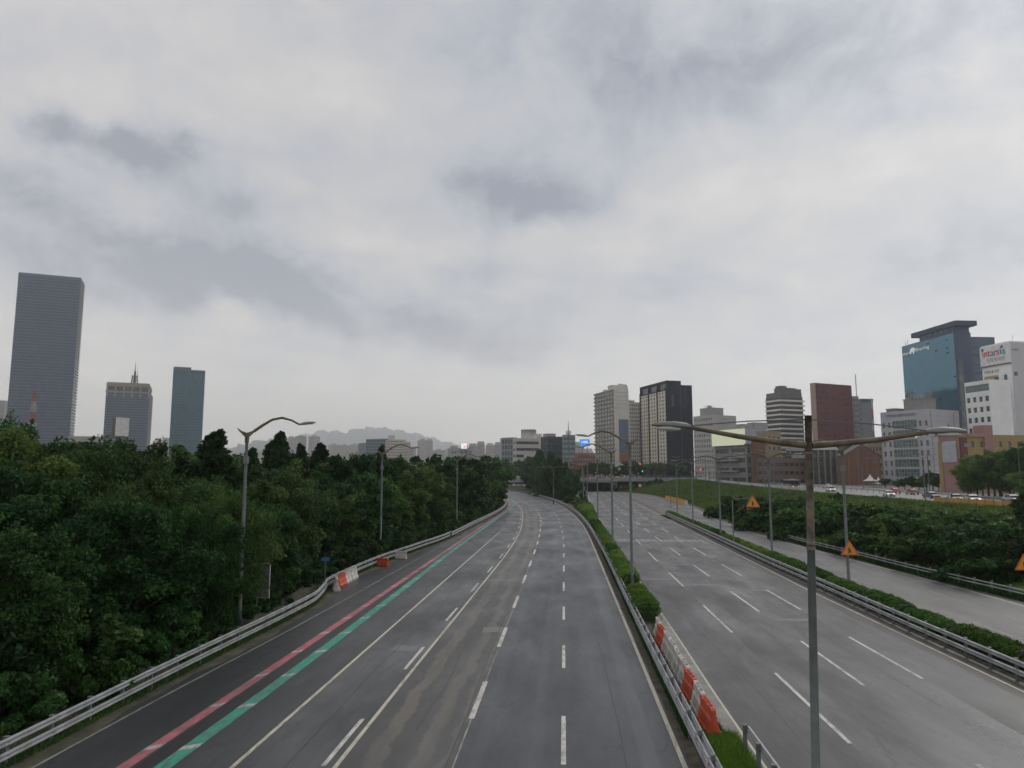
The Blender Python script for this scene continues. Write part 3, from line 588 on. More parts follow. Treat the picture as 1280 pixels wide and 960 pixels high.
def triangle_sign(loc, s, label, arm=None, rz=0):
    o = empty('warning_sign', loc, rz, label, 'warning sign', 'orange triangular warning signs')
    b = MB(); tri(b, s, 0); b.obj('panel', sign_o, o); b = MB(); tri(b, s*.74, -.012, th=.01, cz=-.01); b.obj('panel_face', sign_y, o)
    b = MB(); b.box((-.07*s, -.02, .0), (.07*s, .006, .33*s)); b.box((.12*s, -.02, -.12*s), (.05*s, .006, .16*s)); b.box((.05*s, -.02, .02*s), (.07*s, .006, .05*s)); b.obj('symbol', sign_k, o)
    b = MB(); b.box((0, .05, -.2*s), (.12, .05, .04)); b.box((0, .05, .3*s), (.12, .05, .04)); b.obj('bracket', steel_dk, o)
    if arm:
        b = MB(); b.tube([(arm, .1, -loc[2]), (arm, .1, .35), (arm+(.15 if arm < 0 else -.15), .1, .5), (0, .1, .5)], .07, 8); b.obj('mast', pole_m, o, True)
    return o
p = at_y(1062, 688, 57.2); triangle_sign((p.x, 57.2, p.z), .64, 'orange triangle merge sign fixed to the nearest lamp post of the right hedge')
p = at_y(941, 629, 92); triangle_sign((p.x, 92, p.z), .85, 'orange triangle sign hung on the end of a cranked grey mast', arm=-2.4)
p = at_y(1281, 706, 60); triangle_sign((p.x, 60, p.z), .75, 'orange triangle sign cut by the right edge of the view, in front of the bushes', arm=.8)
o = empty('prohibition_sign', (at_y(800, 607, 200).x, 200, at_y(800, 607, 200).z), 0, 'small round white and red sign on a thin mast arm before the far slope', 'road sign')
b = MB(); b.tube([(0, 0, 0), (0, .03, 0)], .5, 20); b.obj('rim', mat('sign_red', (.45, .08, .06), .5), o); b = MB(); b.tube([(0, -.02, 0), (0, -.001, 0)], .3, 20); b.obj('disc', sign_w, o)
ax = at_y(838, 607, 200).x-at_y(800, 607, 200).x; b = MB(); b.tube([(0, .1, .1), (ax, .1, .1), (ax, .1, -at_y(800, 607, 200).z)], .09, 8); b.obj('mast', pole_m, o)
p = G(320, 769); 
o = empty('sign_board', (p.x, p.y, 0), R(-4), 'grey back of a tall road sign board half hidden in the leaves, left', 'road sign')
for x in (-.0,): b = MB(); b.tube([(x, 0, 0), (x, 0, 3.2)], .05, 8); b.obj('post', pole_m, o)
b = MB(); b.box((.2, -.08, 2.1), (.62, .02, 1.02)); pn = b.obj('panel', sign_back, o)
b = MB(); 
for x in (-.44, .84): b.box((x, -.085, 2.1), (.02, .03, 1.04))
for z in (1.08, 3.14): b.box((.2, -.085, z), (.64, .03, .02))
b.obj('edge_trim', sign_w, pn)
b = MB(); 
for z in (1.5, 2.1, 2.7): b.box((.2, -.12, z), (.58, .02, .03))
b.obj('stiffener', steel, pn)
p = at_y(407, 699, 54); o = empty('street_sign', (p.x, 54, 0), R(20), 'small blue sign plate on a thin post among the leaves behind the guardrail bend', 'road sign')
b = MB(); b.box((0, 0, p.z), (.28, .02, .12)); b.obj('panel', sign_b, o); b = MB(); b.tube([(0, .05, 0), (0, .05, p.z+.2)], .035, 8); b.obj('post', pole_m, o)
# ------------------------------------------------------------------ leaves, hedges, trees
def leaf_mesh(name, centres, radii, nper, size, m, seed=0, up=.5, aspect=.6, flat=.7, droop=0, tvar=.42, stretch=1.3):
    r = np.random.default_rng(seed); C = np.repeat(np.asarray(centres, float), nper, 0); Rr = np.repeat(np.asarray(radii, float), nper)
    n = len(C); d = r.normal(size=(n, 3)); d /= np.linalg.norm(d, axis=1)[:, None]; rad = Rr*(r.random(n)**.55)*(.8+.4*r.random(n))
    O = d*rad[:, None]*np.array([1, 1, flat]); c0 = np.asarray(centres, float); ax = c0-c0.mean(0); ax[:, 2] = ax[:, 2]*.5+.15*np.linalg.norm(ax, axis=1); ax += r.normal(size=ax.shape)*.25*np.linalg.norm(ax, axis=1)[:, None]; ax /= np.linalg.norm(ax, axis=1)[:, None]+1e-6
    if stretch: ax = np.repeat(ax, nper, 0); al = (O*ax).sum(1)[:, None]; O = O*.78+ax*al*(stretch-.78)
    P = C+O; P[:, 2] -= droop*r.random(n)*Rr; P[:, 2] -= .25*(O[:, 0]**2+O[:, 1]**2)/(Rr+.05)*.5
    nr = r.normal(size=(n, 3))+d*.7+np.array([0, 0, up]); nr /= np.linalg.norm(nr, axis=1)[:, None]
    t = r.normal(size=(n, 3)); t -= (t*nr).sum(1)[:, None]*nr
    if droop: t = t*.5+np.array([0, 0, -1.0]); t -= (t*nr).sum(1)[:, None]*nr
    t /= np.linalg.norm(t, axis=1)[:, None]; s = np.cross(nr, t); L = (size*(.6+.8*r.random(n)))[:, None]; Wd = L*aspect
    fold = nr*L*.18
    V = np.stack([P-t*L, P+s*Wd+fold, P+t*L, P-s*Wd+fold], 1).reshape(-1, 3)
    me = D.meshes.new(name); me.vertices.add(4*n); me.vertices.foreach_set('co', V.ravel().astype(np.float32))
    me.loops.add(4*n); me.loops.foreach_set('vertex_index', np.arange(4*n, dtype=np.int32)); me.polygons.add(n); me.polygons.foreach_set('loop_start', np.arange(0, 4*n, 4, dtype=np.int32)); me.polygons.foreach_set('loop_total', np.full(n, 4, dtype=np.int32))
    me.update(calc_edges=True); me.materials.append(m)
    ct = r.random(len(centres)); tint = np.clip(np.repeat(ct, nper)*.6+r.random(n)*tvar+.0, 0, 1)
    at = me.attributes.new('tint', 'FLOAT', 'FACE'); at.data.foreach_set('value', tint.astype(np.float32)); me.validate(); return me
def crown_pts(kind, Rw, z0, z1, n, seed):
    r = np.random.default_rng(seed); out = []; rad = []
    if kind in ('cone', 'poplar'):
        for i in range(n):
            t = (i+r.random())/n; k = (1-t)**.75*1.05+.06 if kind == 'cone' else (math.sin(math.pi*min(1, t*.9+.08))**.5)*(1-.35*t)
            a = r.uniform(0, 6.28); q = r.uniform(.1, .85)**.5*Rw*k*(1+.2*math.sin(3*a+t*9)); out.append((q*math.cos(a), q*math.sin(a), z0+(z1-z0)*t)); rad.append((.22*Rw+.32*Rw*k)*r.uniform(.7, 1.15))
        return out, rad
    while len(out) < n:
        p = r.uniform(-1, 1, 3); q = np.linalg.norm(p)
        if q > 1 or q < .45 and r.random() < .75: continue
        z = z0+(z1-z0)*(p[2]*.5+.5); t = p[2]*.5+.5
        k = {'round': 1, 'cone': (1.15-t)*1.3, 'poplar': .9+.25*math.sin(t*3), 'spread': .75+.6*t, 'bush': 1}[kind]
        if kind in ('cone', 'poplar'): kk = k*Rw; x, y = p[0]*kk/max(.35, math.sqrt(1-p[2]**2*.6)), p[1]*kk
        else: x, y = p[0]*Rw*k, p[1]*Rw*k
        lump = 1+.22*math.sin(3*math.atan2(y, x)+seed)+.12*math.sin(5*t*3+seed*2)
        out.append((x*lump, y*lump, z)); rad.append(Rw*r.uniform(.20, .36)*(1 if kind != 'cone' else .75))
    return out, rad
def tree_proto(name, kind, Rw, z0, z1, ncl, nper, size, m, seed, droop=0, label='tree', cat='tree', trunk_r=.18, aspect=.55, flat=.7):
    o = empty(name, (0, 0, -500), 0, label, cat)
    c, rd = crown_pts(kind, Rw, z0, z1, ncl, seed)
    link(D.objects.new('crown', leaf_mesh('crown', c, rd, nper, size, m, seed, droop=droop, aspect=aspect, flat=flat)), o)
    b = MB(); rr = random.Random(seed); top = (rr.uniform(-.3, .3), rr.uniform(-.3, .3), z0+(z1-z0)*.8)
    b.tube([(0, 0, -.3), (rr.uniform(-.15, .15), rr.uniform(-.15, .15), z0*.6), (top[0]*.5, top[1]*.5, (z0+z1)/2), top], [trunk_r*1.25, trunk_r, trunk_r*.6, trunk_r*.15], 7)
    for i in range(0, len(c), max(1, len(c)//14)):
        q = Vector(c[i]); zb = max(.5, min(q.z-abs(q.x)*.8-.3, z0+(z1-z0)*.6)); b.tube([(0, 0, zb), (q.x*.45, q.y*.45, zb+(q.z-zb)*.6), tuple(q)], [trunk_r*.45, trunk_r*.28, .02], 5, cap=False)
    b.obj('trunk', bark, o, True); return o
protos = {
 'near': [tree_proto('broadleaf_tree', 'round', 3.2, 1.6, 9.6, 70, 400, .12, leafE, 14, trunk_r=.14)]+[tree_proto('broadleaf_tree', 'round', 3.7, .9, 9.2, 80, 480, .13, leafA, s, trunk_r=.17) for s in (11, 12)]+[tree_proto('broadleaf_tree', 'spread', 4.0, .8, 8.9, 85, 420, .14, leafD, 13, droop=.7, aspect=.35, trunk_r=.15)],
 'mid': [tree_proto('broadleaf_tree', 'round', 3.6, 2.4, 10, 40, 210, .26, leafE, 25)]+[tree_proto('broadleaf_tree', k, 3.9, 1.6, 10.2, 58, 200, .24, m, s) for k, m, s in (('round', leafA, 21), ('spread', leafD, 22), ('round', leafB, 23), ('spread', leafA, 24))],
 'far': [tree_proto('broadleaf_tree', 'round', 4.4, 1.5, 10, 34, 90, .48, m, s) for m, s in ((leafA, 31), (leafB, 32))],
 'poplar': [tree_proto('poplar_tree', 'poplar', 1.5, 1.5, 13, 80, 170, .20, leafB, 41, flat=1), tree_proto('poplar_tree', 'cone', 2.0, 1.5, 12.6, 80, 170, .20, leafB, 42, flat=1)],
 'conifer': [tree_proto('conifer_tree', 'cone', 3.0, .6, 13, 100, 110, .30, leafB, 51)],
 'bush': [tree_proto('bush', 'bush', 1.7, -.3, 2.6, 30, 260, .13, m, s, label='bush', cat='bush', trunk_r=.04) for m, s in ((leafD, 61), (leafA, 62), (leafB, 63))],
 'farbush': [tree_proto('bush', 'bush', 2.0, -.4, 2.4, 20, 90, .30, m, s, label='bush', cat='bush', trunk_r=.05) for m, s in ((leafD, 71), (leafB, 72))],
}
USED = set()
def plant(kind, x, y, z, s, label, group, sz=None, cat=None, name=None):
    p = random.choice(protos[kind]); o = p if p.name not in USED else dup(p)
    USED.add(p.name); o.location = (x, y, z); o.rotation_euler = (0, 0, random.uniform(0, 6.28)); o.scale = (s*random.uniform(.86, 1.06), s*random.uniform(.86, 1.06), sz or s*random.uniform(.92, 1.08)); o['label'] = label; o['group'] = group
    if cat: o['category'] = cat
    if name: o.name = name
    return o
def inview(x, y, m=60):
    if y < 4: return False
    u = 640+FPX*(x*_rt.x+y*_rt.y)/(x*_fw.x+y*_fw.y); return -m*24/max(y, 8)*4 < u < 1280+m*24/max(y, 8)*4
NT = 0
def seg(y): return 'before the first left lamp post' if y < 43 else 'by the grey sign board' if y < 54 else 'by the guardrail bend' if y < 66 else 'near the second left lamp post' if y < 95 else 'near the third left lamp post' if y < 140 else 'at the road bend'
# left wood: thicket at the guardrail, then rows of trees
y = 16
while y < 235:
    for dx, sc_ in ((-1.9, .75), (-3.6, 1.15)):
        x = GL(y)+dx+random.uniform(-.4, .2) - (1.0 if 40 < y < 58 else 0)
        if inview(x, y): plant('bush' if y < 110 else 'farbush', x, y+random.uniform(-.6, .6), -.05, sc_*random.uniform(.8, 1.15), 'leafy bush behind the left guardrail, '+seg(y), 'bushes behind the left guardrail')
    y += 3.1 if y < 110 else 7
rows = [(-5.6, 5.4, .80), (-11, 6.0, .95), (-17, 7, 1.03), (-24, 8, 1.06), (-33, 9, 1.08), (-44, 11, 1.10)]
for ri, (dx, st, hs) in enumerate(rows):
    y = 17+ri*2
    while y < (330 if ri < 3 else 250):
        x = GL(y)+dx+random.uniform(-1.3, 1.0); yy = y+random.uniform(-1.5, 1.5)
        if inview(x, yy, 90):
            kind = 'near' if (yy < 62 and ri < 3) else 'mid' if yy < 140 else 'far'
            s = hs*random.uniform(.80, 1.17)*(.96 if kind == 'near' else .98)
            if ri == 0 and y < 34: s *= .86
            plant(kind, x, yy, 0, s, ['front row tree over the left guardrail, ', 'second row tree of the left wood, ', 'inner tree of the left wood, ', 'tree deep in the left wood, ', 'tree top at the back of the wood, ', 'farthest skyline tree of the wood, '][ri]+seg(yy), 'trees of the left wood'); NT += 1
        y += st*(1 if y < 140 else 1.5)
for x_, y_, k_ in ((-19.9, 38.6, .74), (-20.6, 34.0, .78), (-20.9, 44.6, .8), (-20.3, 49.5, .66)): plant('near', x_, y_, 0, k_, 'tree leaning out in front of the first left lamp post' if y_ < 43 else 'tree hanging over the grey sign board', 'trees of the left wood')
def single(kind, u, vtop, y, label, H, wide=1.0, z=0, group=None, cat=None):
    p = at_y(u, vtop, y); s = (p.z-z)/H; o = plant(kind, p.x, y, z, s*wide, label, group or 'tall trees above the left wood', s, cat); return o
single('near', 4, 528, 46, 'tall dark tree at the left edge of the view, above all others near it', 9.2, .62)
single('mid', 62, 552, 60, 'rounded tree in front of the tallest tower', 10.4, .9)
single('mid', 95, 556, 64, 'rounded tree in front of the low white building', 10.4, .9)
single('poplar', 150, 552, 62, 'narrow tree right under the box-shaped billboard', 13.2, 1.1)
single('poplar', 272, 538, 66, 'double topped tall dark tree left of the nearest left lamp head', 13.2, 1.3)
single('poplar', 265, 543, 68, 'slightly shorter dark tree joined to the double topped one', 13.2, 1.3)
single('poplar', 315, 563, 66, 'dark tree top just right of the nearest left lamp post', 13, 1.2)
single('poplar', 351, 540, 90, 'tall pointed tree under the nearest left lamp head', 13.2, 1.1)
single('poplar', 338, 553, 92, 'lower pointed tree beside the tall pointed one', 13.2, 1.0)
single('poplar', 376, 555, 96, 'small pointed tree between the two tallest pointed ones', 13.2, 1.0)
single('poplar', 401, 554, 98, 'leaning pointed tree left of the dark far block', 13.2, 1.1)
single('poplar', 454, 568, 105, 'slim pointed tree top before the pale apartments', 13.2, .8)
single('poplar', 477, 555, 104, 'slim poplar behind the second left lamp head', 13.2, .9)
single('mid', 502, 570, 110, 'rounded tree top before the pale apartment tower', 10.4, .7)
for i, (u, v, y) in enumerate([(545, 566, 150), (562, 570, 160), (590, 574, 175), (610, 573, 190), (614, 585, 215), (606, 570, 210), (575, 572, 190)]):
    single('far', u, v, y, 'rounded tree crown at the far end of the left wood where the road bends', 10.4, 1.0, group='crowns at the end of the left wood')
# wood between the carriageways at the bend
for i, (u, v, y, k) in enumerate([(688, 565, 305, 'conifer'), (674, 561, 352, 'conifer'), (698, 572, 285, 'conifer'), (681, 573, 325, 'conifer'), (667, 577, 372, 'far'), (707, 578, 275, 'conifer'), (715, 587, 268, 'far'), (702, 590, 284, 'far'), (692, 592, 300, 'far'), (710, 594, 262, 'far'), (684, 594, 318, 'far'),
                                  (677, 590, 340, 'far'), (670, 592, 362, 'far'), (645, 576, 520, 'far'), (632, 574, 500, 'far'), (660, 571, 490, 'far'), (612, 578, 430, 'far'), (719, 594, 285, 'far'), (640, 580, 560, 'far'), (668, 578, 480, 'far'), (652, 574, 540, 'far'), (676, 574, 470, 'far'), (686, 576, 470, 'far'), (696, 578, 460, 'far'), (706, 582, 450, 'far')]):
    single(k, u, v, y, {'conifer': 'dark pointed conifer on the mound between the two carriageways', 'far': 'dark rounded tree on the mound between the two carriageways' if y < 410 else 'tree beyond the small bridge over the left carriageway'}[k], 13.6 if k == 'conifer' else 10.4, 1.15 if k == 'conifer' else .85, group='trees between the carriageways')
for i in range(16):
    y = 205+i*9; x = MG(y)+3.2+random.random()*2.5; plant('farbush', x, y, 0, random.uniform(.6, .95), 'low round bush on the mound beside the far median guardrail', 'bushes on the mound')
for i in range(14):
    y = 195+i*12; x = RL(y)-1.6-random.random(); plant('farbush', x, y, 0, random.uniform(.45, .7), 'low bush beside the far left edge of the right carriageway', 'bushes by the far median')
# hedges
def hedge_proto(L, Wd, H, n, size, seed, nm='hedge', mm=leafC):
    o = empty(nm, (0, 0, -500), 0, 'hedge', 'hedge'); r = np.random.default_rng(seed); c = []; rd = []
    for i in range(n):
        t = r.uniform(-1, 1); a = r.uniform(0, math.pi); e = (1-abs(t)**4)**.5
        x = math.cos(a)*Wd/2*(.55+.45*e)*.82; z = .25+(H-.35)*math.sin(a)**.6*(.6+.4*e)*r.uniform(.75, 1.0); c.append((x, t*L/2*.93, z)); rd.append(r.uniform(.16, .30))
    link(D.objects.new('foliage', leaf_mesh('foliage', c, rd, 90, size, mm, seed, up=.8, aspect=.5, tvar=.5, stretch=0)), o)
    b = MB(); prof = [(-Wd*.33, 0), (-Wd*.38, H*.5), (-Wd*.2, H*.78), (Wd*.2, H*.78), (Wd*.38, H*.5), (Wd*.33, 0)]; b.sweep([(0, -L*.46, 0), (0, -L*.2, 0), (0, L*.2, 0), (0, L*.46, 0)], prof); b.obj('inner_core', mat('hedge_core', (.022, .036, .013), .95, var=.4, scale=6), o)  # solid dark green core filling the hedge behind its leaves
    return o
HP = [hedge_proto(6.2, 1.5, 1.15, 230, .055, s) for s in (81, 82, 83)]; HQ = [hedge_proto(6.2, 1.5, 1.1, 170, .075, s) for s in (84, 85)]
hu = set()
def hedge(x, y, s, rz, label, group, near):
    p = random.choice(HP if near else HQ); o = p if p.name not in hu else dup(p); hu.add(p.name)
    if o is not p and random.random() < .5: rz += math.pi
    o.location = (x, y, .02); o.rotation_euler = (0, 0, rz); o.scale = s; o['label'] = label; o['group'] = group
y = 45.6; i = 0
for y, L, wd, hh in [(47.6, 4.2, 1.15, 1.15), (52.2, 4.6, 1.1, 1.0), (60.5, 5.4, 1.15, 1.25), (66.3, 5.5, 1.1, 1.15), (73, 6.6, 1.1, 1.2), (80, 6.2, 1.1, 1.15), (87.5, 7, 1.15, 1.2), (95, 7, 1.2, 1.2), (103, 8, 1.2, 1.25), (112, 9, 1.2, 1.2), (122, 9, 1.25, 1.25), (133, 10, 1.35, 1.3), (144, 10, 1.5, 1.3), (156, 12, 1.8, 1.35), (169, 12, 2.2, 1.4), (182, 13, 2.6, 1.5), (196, 14, 3.0, 1.5)]:
    xc = (MG(y)+RL(y)-.3)/2 if y < 140 else (MG(y)*.3+(RL(y)-.8)*.7)
    hedge(xc, y, (wd*.93, L/6.0, hh), -math.atan(RL(y+1)-RL(y)), ['rounded dark green hedge block at the near end of the median hedge, behind the barriers', 'second hedge block in the median, ahead of the nearest median lamp post'][i] if i < 2 else 'clipped hedge block in the median between guardrail and right carriageway', 'median hedge blocks', y < 105); i += 1
ends = [(26, 6.3), (32, 6.3), (38, 6.2), (44, 6.2), (50, 6.3)]
y = 10
while y < 160:
    L = random.uniform(5.2, 6.8); gap = .0 if random.random() < .72 else .7
    hedge(RG(y)+1.25, y+L/2, (.92, L/5.9, random.uniform(.82, 1.0)), -math.atan(RG(y+3)-RG(y))/3*1, 'bright green hedge block by the ramp, '+('near end of the row' if y < 40 else 'before the lamp post with the triangle sign' if y < 56 else 'between the first two lamp posts' if y < 77 else 'between the second and third lamp posts' if y < 102 else 'far end of the row'), 'hedge blocks by the ramp', y < 90)
    y += L+gap
# embankment bushes
NB = 0
for _ in range(4000):
    y = random.uniform(28, 205); s_ = random.random()
    x, yy, z = emb(y, .02+.96*s_)
    dens = 1 if y < 112 else max(0, 1-(y-112)/70)*(.8 if s_ < .6 else .15)
    if random.random() > dens or not inview(x, yy, 40) or NB > 165: continue
    lim = 3.9 if x < 45 else 3.55          # nothing on the slope stands higher than the road above it
    k = min(random.uniform(1.0, 1.7), (lim+.2-z)/2.5)
    if k < .22: continue
    near_ = 'its near end' if y < 60 else 'its middle part' if y < 100 else 'its thin far end'
    plant('bush' if y < 75 else 'farbush', x, yy, z-.25, k*random.uniform(1, 1.25), 'leafy bush of the embankment thicket, '+near_, 'bushes on the embankment', k); NB += 1
for u, y, k in ((1046, 165, .7), (914, 190, .85), (918, 188, .7), (925, 186, .5), (1000, 160, .9)):
    x = at_y(u, 600, y).x; t = (x-PE(y)-1.2)/(TOPX-PE(y)-1.2); z = emb(y, max(0, min(1, t)))[2]; plant('farbush', x, y, z-.2, k, 'dark bush standing alone on the far grass slope', 'lone bushes on the far slope')
single('mid', 1280, 618, 88, 'dark bushy tree at the right edge covering the end of the orange fence', 10.2, .9, 2.5, 'small trees on the embankment')
for i in range(16):
    x = 26.5+i*1.6; plant('farbush', x, 401-random.random()*6, emb(400, max(0, (x-28)/41))[2]-.3, random.uniform(.9, 1.3), 'dark bush beside the right end of the underpass mouth', 'bushes by the underpass')
gc = []; gr = []
for _ in range(1500):
    y = random.uniform(45, 395); t_ = random.uniform(.03, .97); x, yy, z = emb(y, t_)
    if math.sin(x*.19+y*.07+2)+math.sin(y*.13-x*.11)+random.uniform(-1, 1) > .6: gc.append((x, yy, z+.05)); gr.append(random.uniform(.6, 1.6))
o = D.objects.new('ground_cover', leaf_mesh('ground_cover', gc, gr, 50, .22, leafB, 98, up=1.2, flat=.5, stretch=0)); link(o); tag(o, 'darker patches of creepers on the embankment slope', 'ground cover', kind='stuff')
gc = []; gr = []
for _ in range(2600):
    y = random.uniform(45, 395); t_ = random.uniform(.03, .97); x, yy, z = emb(y, t_)
    if math.sin(x*.31+y*.11)+math.sin(y*.23-x*.17)+random.uniform(-1, 1) > .1: gc.append((x, yy, z+.05)); gr.append(random.uniform(.5, 1.3))
o = D.objects.new('ground_cover', leaf_mesh('ground_cover', gc, gr, 46, .20, leafD, 99, up=1.2, flat=.42, stretch=0)); link(o); tag(o, 'patches of low weeds and creepers over the embankment slope', 'ground cover', kind='stuff')
# grass
def grass(name, spots, n, h, seed, label, m=grass_l):
    r = np.random.default_rng(seed); P = []
    for k in range(n): P.append(spots(r))
    P = np.array(P); a = r.uniform(0, 6.28, n); L = h*r.uniform(.5, 1.3, n); wd = .012+.01*r.random(n) if h < .3 else .05+.04*r.random(n); bend = r.normal(size=(n, 2))*L[:, None]*.45
    dx = np.stack([np.cos(a)*wd, np.sin(a)*wd, np.zeros(n)], 1); tip = P+np.concatenate([bend, L[:, None]], 1)
    V = np.stack([P-dx, P+dx, tip], 1).reshape(-1, 3); me = D.meshes.new(name); me.vertices.add(3*n); me.vertices.foreach_set('co', V.ravel().astype(np.float32)); me.loops.add(3*n); me.loops.foreach_set('vertex_index', np.arange(3*n, dtype=np.int32))
    me.polygons.add(n); me.polygons.foreach_set('loop_start', np.arange(0, 3*n, 3, dtype=np.int32)); me.polygons.foreach_set('loop_total', np.full(n, 3, dtype=np.int32)); me.update(calc_edges=True); me.materials.append(m)
    at = me.attributes.new('tint', 'FLOAT', 'FACE'); at.data.foreach_set('value', r.random(n).astype(np.float32)); o = D.objects.new(name, me); link(o); tag(o, label, 'grass', kind='stuff'); return o
grass('grass', lambda r: (r.uniform(4.2, 5.6), r.uniform(14, 26.0+.3*r.random()), .03), 42000, .2, 5, 'bright patch of grass at the near end of the median')
def med(r):
    y = 26+r.random()**1.5*60; return (RL(y)-.6-abs(r.normal())*.18 if r.random() < .45 else MG(y)+abs(r.normal())*.2-.15, y, .03)
grass('weeds', med, 12000, .17, 6, 'weeds growing through the median dirt along the barriers', leafD)
def lv(r): y = 18+r.random()*90; return (GL(y)-.1-abs(r.normal())*.5+.25, y, 0)
grass('weeds', lv, 26000, .28, 8, 'weeds under the left guardrail', leafD)
def rv(r): y = 25+r.random()*125; return (RG(y)+.15+r.random()*.6, y, 0)
grass('weeds', rv, 16000, .22, 9, 'weeds at the foot of the right hedge', leafD)
def ev(r):
    y = 60+r.random()**.8*340; return emb(y, r.random())
grass('slope_grass', ev, 150000, .5, 10, 'long grass on the embankment slope', leafmat('leaf_slope', (.05, .105, .02), (.080, .150, .028), (.12, .19, .045)))
def rv2(r): y = 45+r.random()*60; return (PE(y)+.1+r.random()*1.4, y, 0.02)
grass('weeds', rv2, 14000, .4, 12, 'weeds under the ramp guardrail', leafD)
# ------------------------------------------------------------------ buildings
def wallm(name, c, var=.06, rough=.85): return mat(name, c, rough, var=var, scale=.12, bump=0)
gl_dark = glassmat('window_dark', (.035, .04, .045), (.10, .11, .12), .15, (1.6, 1.6, 2.9))
gl_mid = glassmat('window_mid', (.07, .08, .09), (.20, .21, .22), .2, (1.6, 1.6, 2.9))
gl_lit = glassmat('window_some_lit', (.05, .09, .09), (.14, .20, .19), .15, (1.7, 1.7, 3.4), lit=.02)
def facade(bw, panes, o, ud, W, z0, z1, nf, nb, ww=.5, wh=.55, mx=0, dep=.25, sill=None, skip=None):
    """punched wall in local coordinates: o=(x,y) start, ud=(dx,dy) along; outward normal is (dy,-dx)"""
    ux, uy = ud; nx, ny = uy, -ux
    def P(a, z, d=0): return (o[0]+ux*a-nx*d, o[1]+uy*a-ny*d, z)
    fh = (z1-z0)/nf; bwid = (W-2*mx)/nb; wi = bwid*ww; hi = fh*wh
    zlast = z0
    for i in range(nf):
        za = z0+fh*i+(fh-hi)*.45; zb = za+hi
        bw.quad(P(0, zlast), P(W, zlast), P(W, za), P(0, za)); zlast = zb
        a0 = 0
        for j in range(nb):
            xa = mx+bwid*j+(bwid-wi)/2; xb = xa+wi
            if skip and skip(i, j): continue
            if xa-a0 > 1e-4: bw.quad(P(a0, za), P(xa, za), P(xa, zb), P(a0, zb))
            bw.quad(P(xa, za), P(xb, za), P(xb, za, dep), P(xa, za, dep)); bw.quad(P(xa, zb, dep), P(xb, zb, dep), P(xb, zb), P(xa, zb))
            bw.quad(P(xa, za), P(xa, za, dep), P(xa, zb, dep), P(xa, zb)); bw.quad(P(xb, za, dep), P(xb, za), P(xb, zb), P(xb, zb, dep))
            panes.append((P(xa, za, dep), P(xb, za, dep), P(xb, zb, dep), P(xa, zb, dep))); a0 = xb
        if W-a0 > 1e-4: bw.quad(P(a0, za), P(W, za), P(W, zb), P(a0, zb))
    bw.quad(P(0, zlast), P(W, zlast), P(W, z1), P(0, z1))
